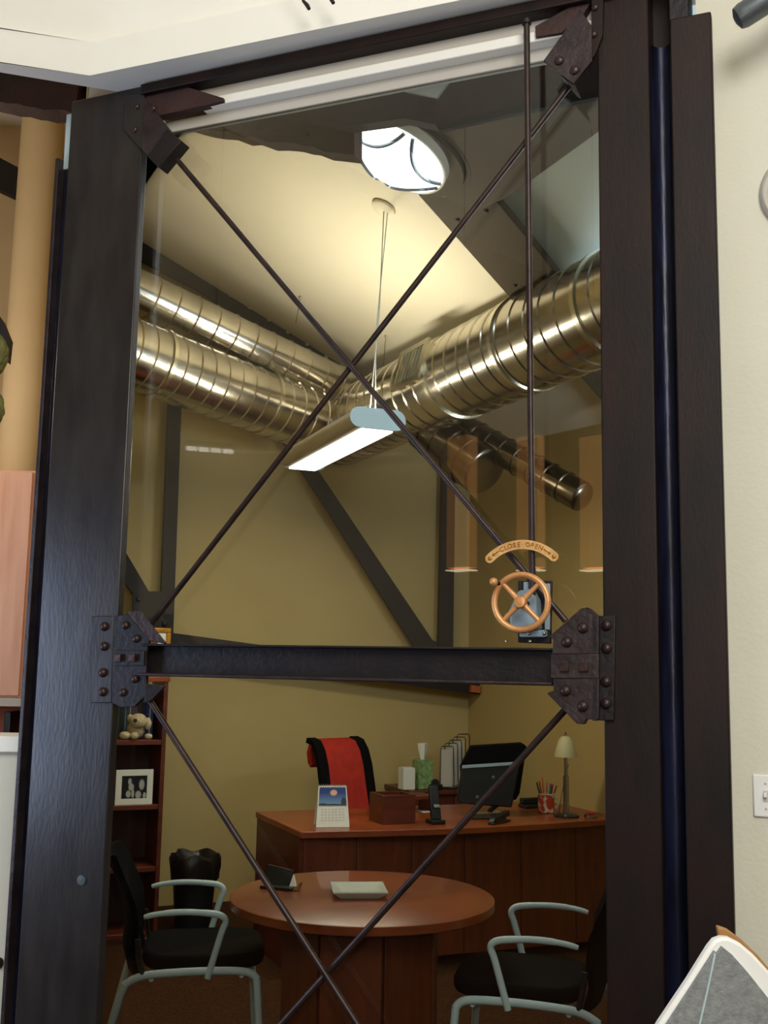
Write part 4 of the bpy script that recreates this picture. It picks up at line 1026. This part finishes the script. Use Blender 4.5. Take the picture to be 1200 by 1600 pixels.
# rough dark beam at the top left
poly = [(-60,60),(-60,148)] + jag((-60,150),(112,176),12,3.0) + [(116,178),(124,128),(124,90)]
pts = [at(x,y,3.75) for x,y in poly]
tag(MB().prism(pts, V((.02,.1,0))).build('rough_sawn_beam', M['timber_d']), 'dark jagged-edged beam at the top left, under the white bulkhead', 'beam')
pts = [at(x,y,6.15) for x,y in [(-60,215),(60,278),(60,324),(-60,268)]]
tag(MB().prism(pts, V((.0,.08,0))).build('steel_brace', M['truss']), 'dark slanting steel brace at the far left behind the round column', 'steel beam')
pts = [at(x,y,4.3) for x,y in [(-20,470),(2,500),(14,530),(10,565),(-20,520)]]
tag(MB().prism(pts, V((.0,.05,0))).build('steel_brace', M['truss']), 'small dark brace end just above the upper mossy ball', 'steel beam')
for i,(x,y,ry,lb) in enumerate(((-17,553,38,'upper of two mossy green topiary balls at the left edge'),(-18,638,32,'lower of two mossy green topiary balls at the left edge'))):
    c = at(x,y,4.0); mb = MB(); mb.ball(c, ry*4.0/FPX*1.0, 28, 18, (.78,.78,1))
    for v_ in mb.v: 
        d_ = (v_-c); v_ += d_*random.uniform(-.05,.05)
    tag(mb.build('topiary_ball', M['moss']), lb, 'topiary', 'mossy topiary balls')
pp = at(-14,545,4.0); 
tag(MB().tube([at(-18,440,4.0), at(-14,590,4.0), V((at(-14,680,4.0).x,4.0,1.9)), V((at(-14,680,4.0).x,4.0,0))], .008, 8).build('topiary_pole', M['timber']), 'thin brown stem carrying the mossy balls at the left edge', 'stem')
# small pale strips at the head of the left column
u_ = wuz(101,190,-.02)[0]
tag(wbox(uL0-.052,uL0-.032,-.10,-.012,3.1705,3.36).build('pale_strip', M['lumcap'], bevel=.001), 'short pale upright strip at the top left of the left column', 'strip')
tag(wbox(uL0-.030,uL0-.002,-.10,-.03,3.1705,3.36).build('mottled_strip', M['fixture'], bevel=.001), 'short blue-grey mottled strip beside the pale strip at the left column head', 'strip')
# small round knob on the half wall at far left
c = at(-3,1505,3.615); tag(MB().ball(c, .018, 12, 8).build('round_peg', M['steel_r']), 'small dark mauve knob on the half wall at the left edge', 'knob')

struct('haze_blocker_left', MB().cube((-3.29,-3.4,0),(-3.2,1.5,1.5)), M['black'])  # added unseen dark panel that cuts the haze reflected in the glass
struct('haze_blocker_rear', MB().cube((-3.1,-3.59,0),(3.0,-3.5,1.5)), M['black'])  # second added dark panel against haze, out of view behind the camera
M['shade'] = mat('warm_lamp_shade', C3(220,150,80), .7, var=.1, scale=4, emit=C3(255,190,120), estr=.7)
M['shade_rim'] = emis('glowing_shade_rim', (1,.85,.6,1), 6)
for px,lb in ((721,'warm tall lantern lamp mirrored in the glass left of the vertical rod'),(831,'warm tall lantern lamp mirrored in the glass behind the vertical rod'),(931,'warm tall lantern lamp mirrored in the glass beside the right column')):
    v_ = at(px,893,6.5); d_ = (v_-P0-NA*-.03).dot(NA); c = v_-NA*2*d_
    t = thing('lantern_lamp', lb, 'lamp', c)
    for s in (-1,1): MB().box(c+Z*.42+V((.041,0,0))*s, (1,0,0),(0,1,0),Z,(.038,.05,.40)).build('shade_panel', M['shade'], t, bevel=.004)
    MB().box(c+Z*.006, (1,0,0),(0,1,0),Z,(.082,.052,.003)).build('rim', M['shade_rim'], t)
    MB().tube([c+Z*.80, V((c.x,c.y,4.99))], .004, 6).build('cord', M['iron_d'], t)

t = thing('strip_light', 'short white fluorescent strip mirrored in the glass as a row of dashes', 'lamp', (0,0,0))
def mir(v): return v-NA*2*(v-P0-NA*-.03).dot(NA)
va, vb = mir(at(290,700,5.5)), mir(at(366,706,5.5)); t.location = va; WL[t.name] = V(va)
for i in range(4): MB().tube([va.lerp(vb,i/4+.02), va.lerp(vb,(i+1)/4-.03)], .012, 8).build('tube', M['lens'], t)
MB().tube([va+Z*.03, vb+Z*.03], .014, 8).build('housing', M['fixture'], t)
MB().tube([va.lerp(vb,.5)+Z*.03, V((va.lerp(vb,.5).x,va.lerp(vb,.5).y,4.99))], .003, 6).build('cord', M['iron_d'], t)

# cable ends hanging above the bulkhead, top centre
for i,(x,y,lb) in enumerate(((483,14,'left of two tiny dark cable ends hanging at the top edge'),(521,5,'right of two tiny dark cable ends hanging at the top edge'))):
    c = onz(x,y,ZH+.15); c = wp(x,y,.19) ; 
    t = thing('cable_end', lb, 'cable', c, 'dark cable ends at the top edge')
    MB().tube([c+Z*.16-UA*.11, c+Z*.03-UA*.02], .0022, 6).build('cable', M['iron_d'], t)
    MB().tube([c+Z*.03-UA*.02, c+Z*.012-UA*.006, c], [.004,.006,.005], 8).build('fitting', M['iron_d'], t)

# ------------------------------------------------------------------ RIGHT SIDE
# spot lamp head
a, b = wp(1161,24,.16), wp(1290,-58,.16)
t = thing('spot_lamp', 'grey cylindrical spot lamp head at the top right corner', 'lamp', a)
ax_ = (b-a).normalized()
MB().lathe(a-ax_*.02, ax_, [(.012,0),(.026,.006),(.030,.02),(.030,.2),(.026,.21)], 24).build('lamp_head', M['fixture'], t)
MB().tube([a+ax_*.12, wp(1235,-21,.0)+Z*.03], .008, 8).build('bracket', M['fixture'], t)
# round wall disc
c = wp(1258,297,.0); rW = abs(wuz(1258,297)[0]-wuz(1187,297)[0])*1.0
t = thing('wall_speaker', 'round pale grey ringed disc on the cream wall at the right edge', 'wall speaker', c)
MB().lathe(c, NA, [(.001,.0005),(rW,.0005),(rW,.012),(rW*.93,.022),(rW*.90,.018),(.001,.019)], 56).build('rim', M['greywhite'], t)
MB().lathe(c, NA, [(.001,.019),(rW*.80,.019),(rW*.78,.028),(.001,.032)], 48).build('grille', M['lumcap'], t)
# light switch
t = thing('light_switch', 'white light switch plate on the cream wall at the right edge', 'light switch', wp(1215,1243,0))
s0_, s1_ = wuz(1177,1243)[0], wuz(1250,1243)[0]; z0_, z1_ = hz(1185,1276), hz(1185,1210)
wbox(s0_,s1_,.0005,.007,z0_,z1_).build('cover_plate', M['switch'], t, bevel=.003)
for k,f_ in enumerate((.27,.73)):
    uu = s0_+(s1_-s0_)*f_; zz = (z0_+z1_)/2
    wbox(uu-.005,uu+.005,.0071,.009,zz-.012,zz+.012).build('toggle_slot', M['greywhite'], t)
    wbox(uu-.0035,uu+.0035,.0091,.020,zz-.002,zz+.008).build('toggle', M['switch'], t, bevel=.001)
    for s in (-1,1): MB().dome(W(uu,.0071,zz+s*.028), NA, .003,.001,8).build('screw', M['greywhite'], t)

# foreground chair back bottom right
Yc = 1.55
def fc(pts, dy, th): return MB().prism([at(x,y,Yc) + V((0,dy,0)) for x,y in pts], V((0,th,0)))
t = thing('desk_chair', 'white-rimmed grey chair back in the bottom right foreground', 'chair', V((at(1180,1700,Yc).x,Yc,0)))
shell = [(960,1720),(1030,1600),(1075,1533),(1108,1480),(1117,1469),(1128,1465),(1140,1466),(1158,1475),(1178,1492),(1200,1516),(1240,1566),(1290,1640),(1330,1720),(1340,1800),(940,1800)]
fc(shell, 0, .018).build('shell', M['switch'], t, bevel=.004)
mesh_p = [(968,1724),(1036,1604),(1080,1537),(1114,1484),(1119,1487),(1126,1477),(1142,1490),(1166,1517),(1200,1560),(1236,1614),(1276,1690),(1300,1790),(950,1790)]
fc(mesh_p, -.006, .006).build('mesh_panel', M['greyp'], t, bevel=.001)
sm = MB().tube([at(1115,1488,Yc)+V((0,-.007,0)), at(1103,1545,Yc)+V((0,-.007,0)), at(1088,1610,Yc)+V((0,-.007,0)), at(1070,1700,Yc)+V((0,-.007,0))], .0016, 6); sm.build('seam', M['lumcap'], t)
tanp = [(1136,1476),(1133,1456),(1150,1462),(1172,1478),(1200,1505),(1240,1553),(1290,1630),(1330,1720),(1300,1720),(1200,1600)]
fc(tanp, .035, .012).build('rear_shell', M['tan'], t, bevel=.003)
cb_ = at(1150,1760,Yc); cb_.y = Yc+.03
MB().tube([cb_, V((cb_.x,Yc+.05,.55)), V((cb_.x,Yc+.02,.46))], .02, 10).build('spine', M['chairmetal'], t)
MB().box((cb_.x,Yc-.2,.45), (1,0,0),(0,1,0),Z,(.22,.23,.03)).build('seat', M['greyp'], t, bevel=.02)
MB().tube([(cb_.x,Yc-.2,.42),(cb_.x,Yc-.2,.06)], .025, 12).build('gas_lift', M['chairmetal'], t)
for i in range(5):
    a = i*2*math.pi/5+.3; d_ = V((math.cos(a),math.sin(a),0)); MB().tube([V((cb_.x,Yc-.2,.08)), V((cb_.x,Yc-.2,.02))+d_*.28], [.02,.012], 8).build('base_arm', M['chairmetal'], t)
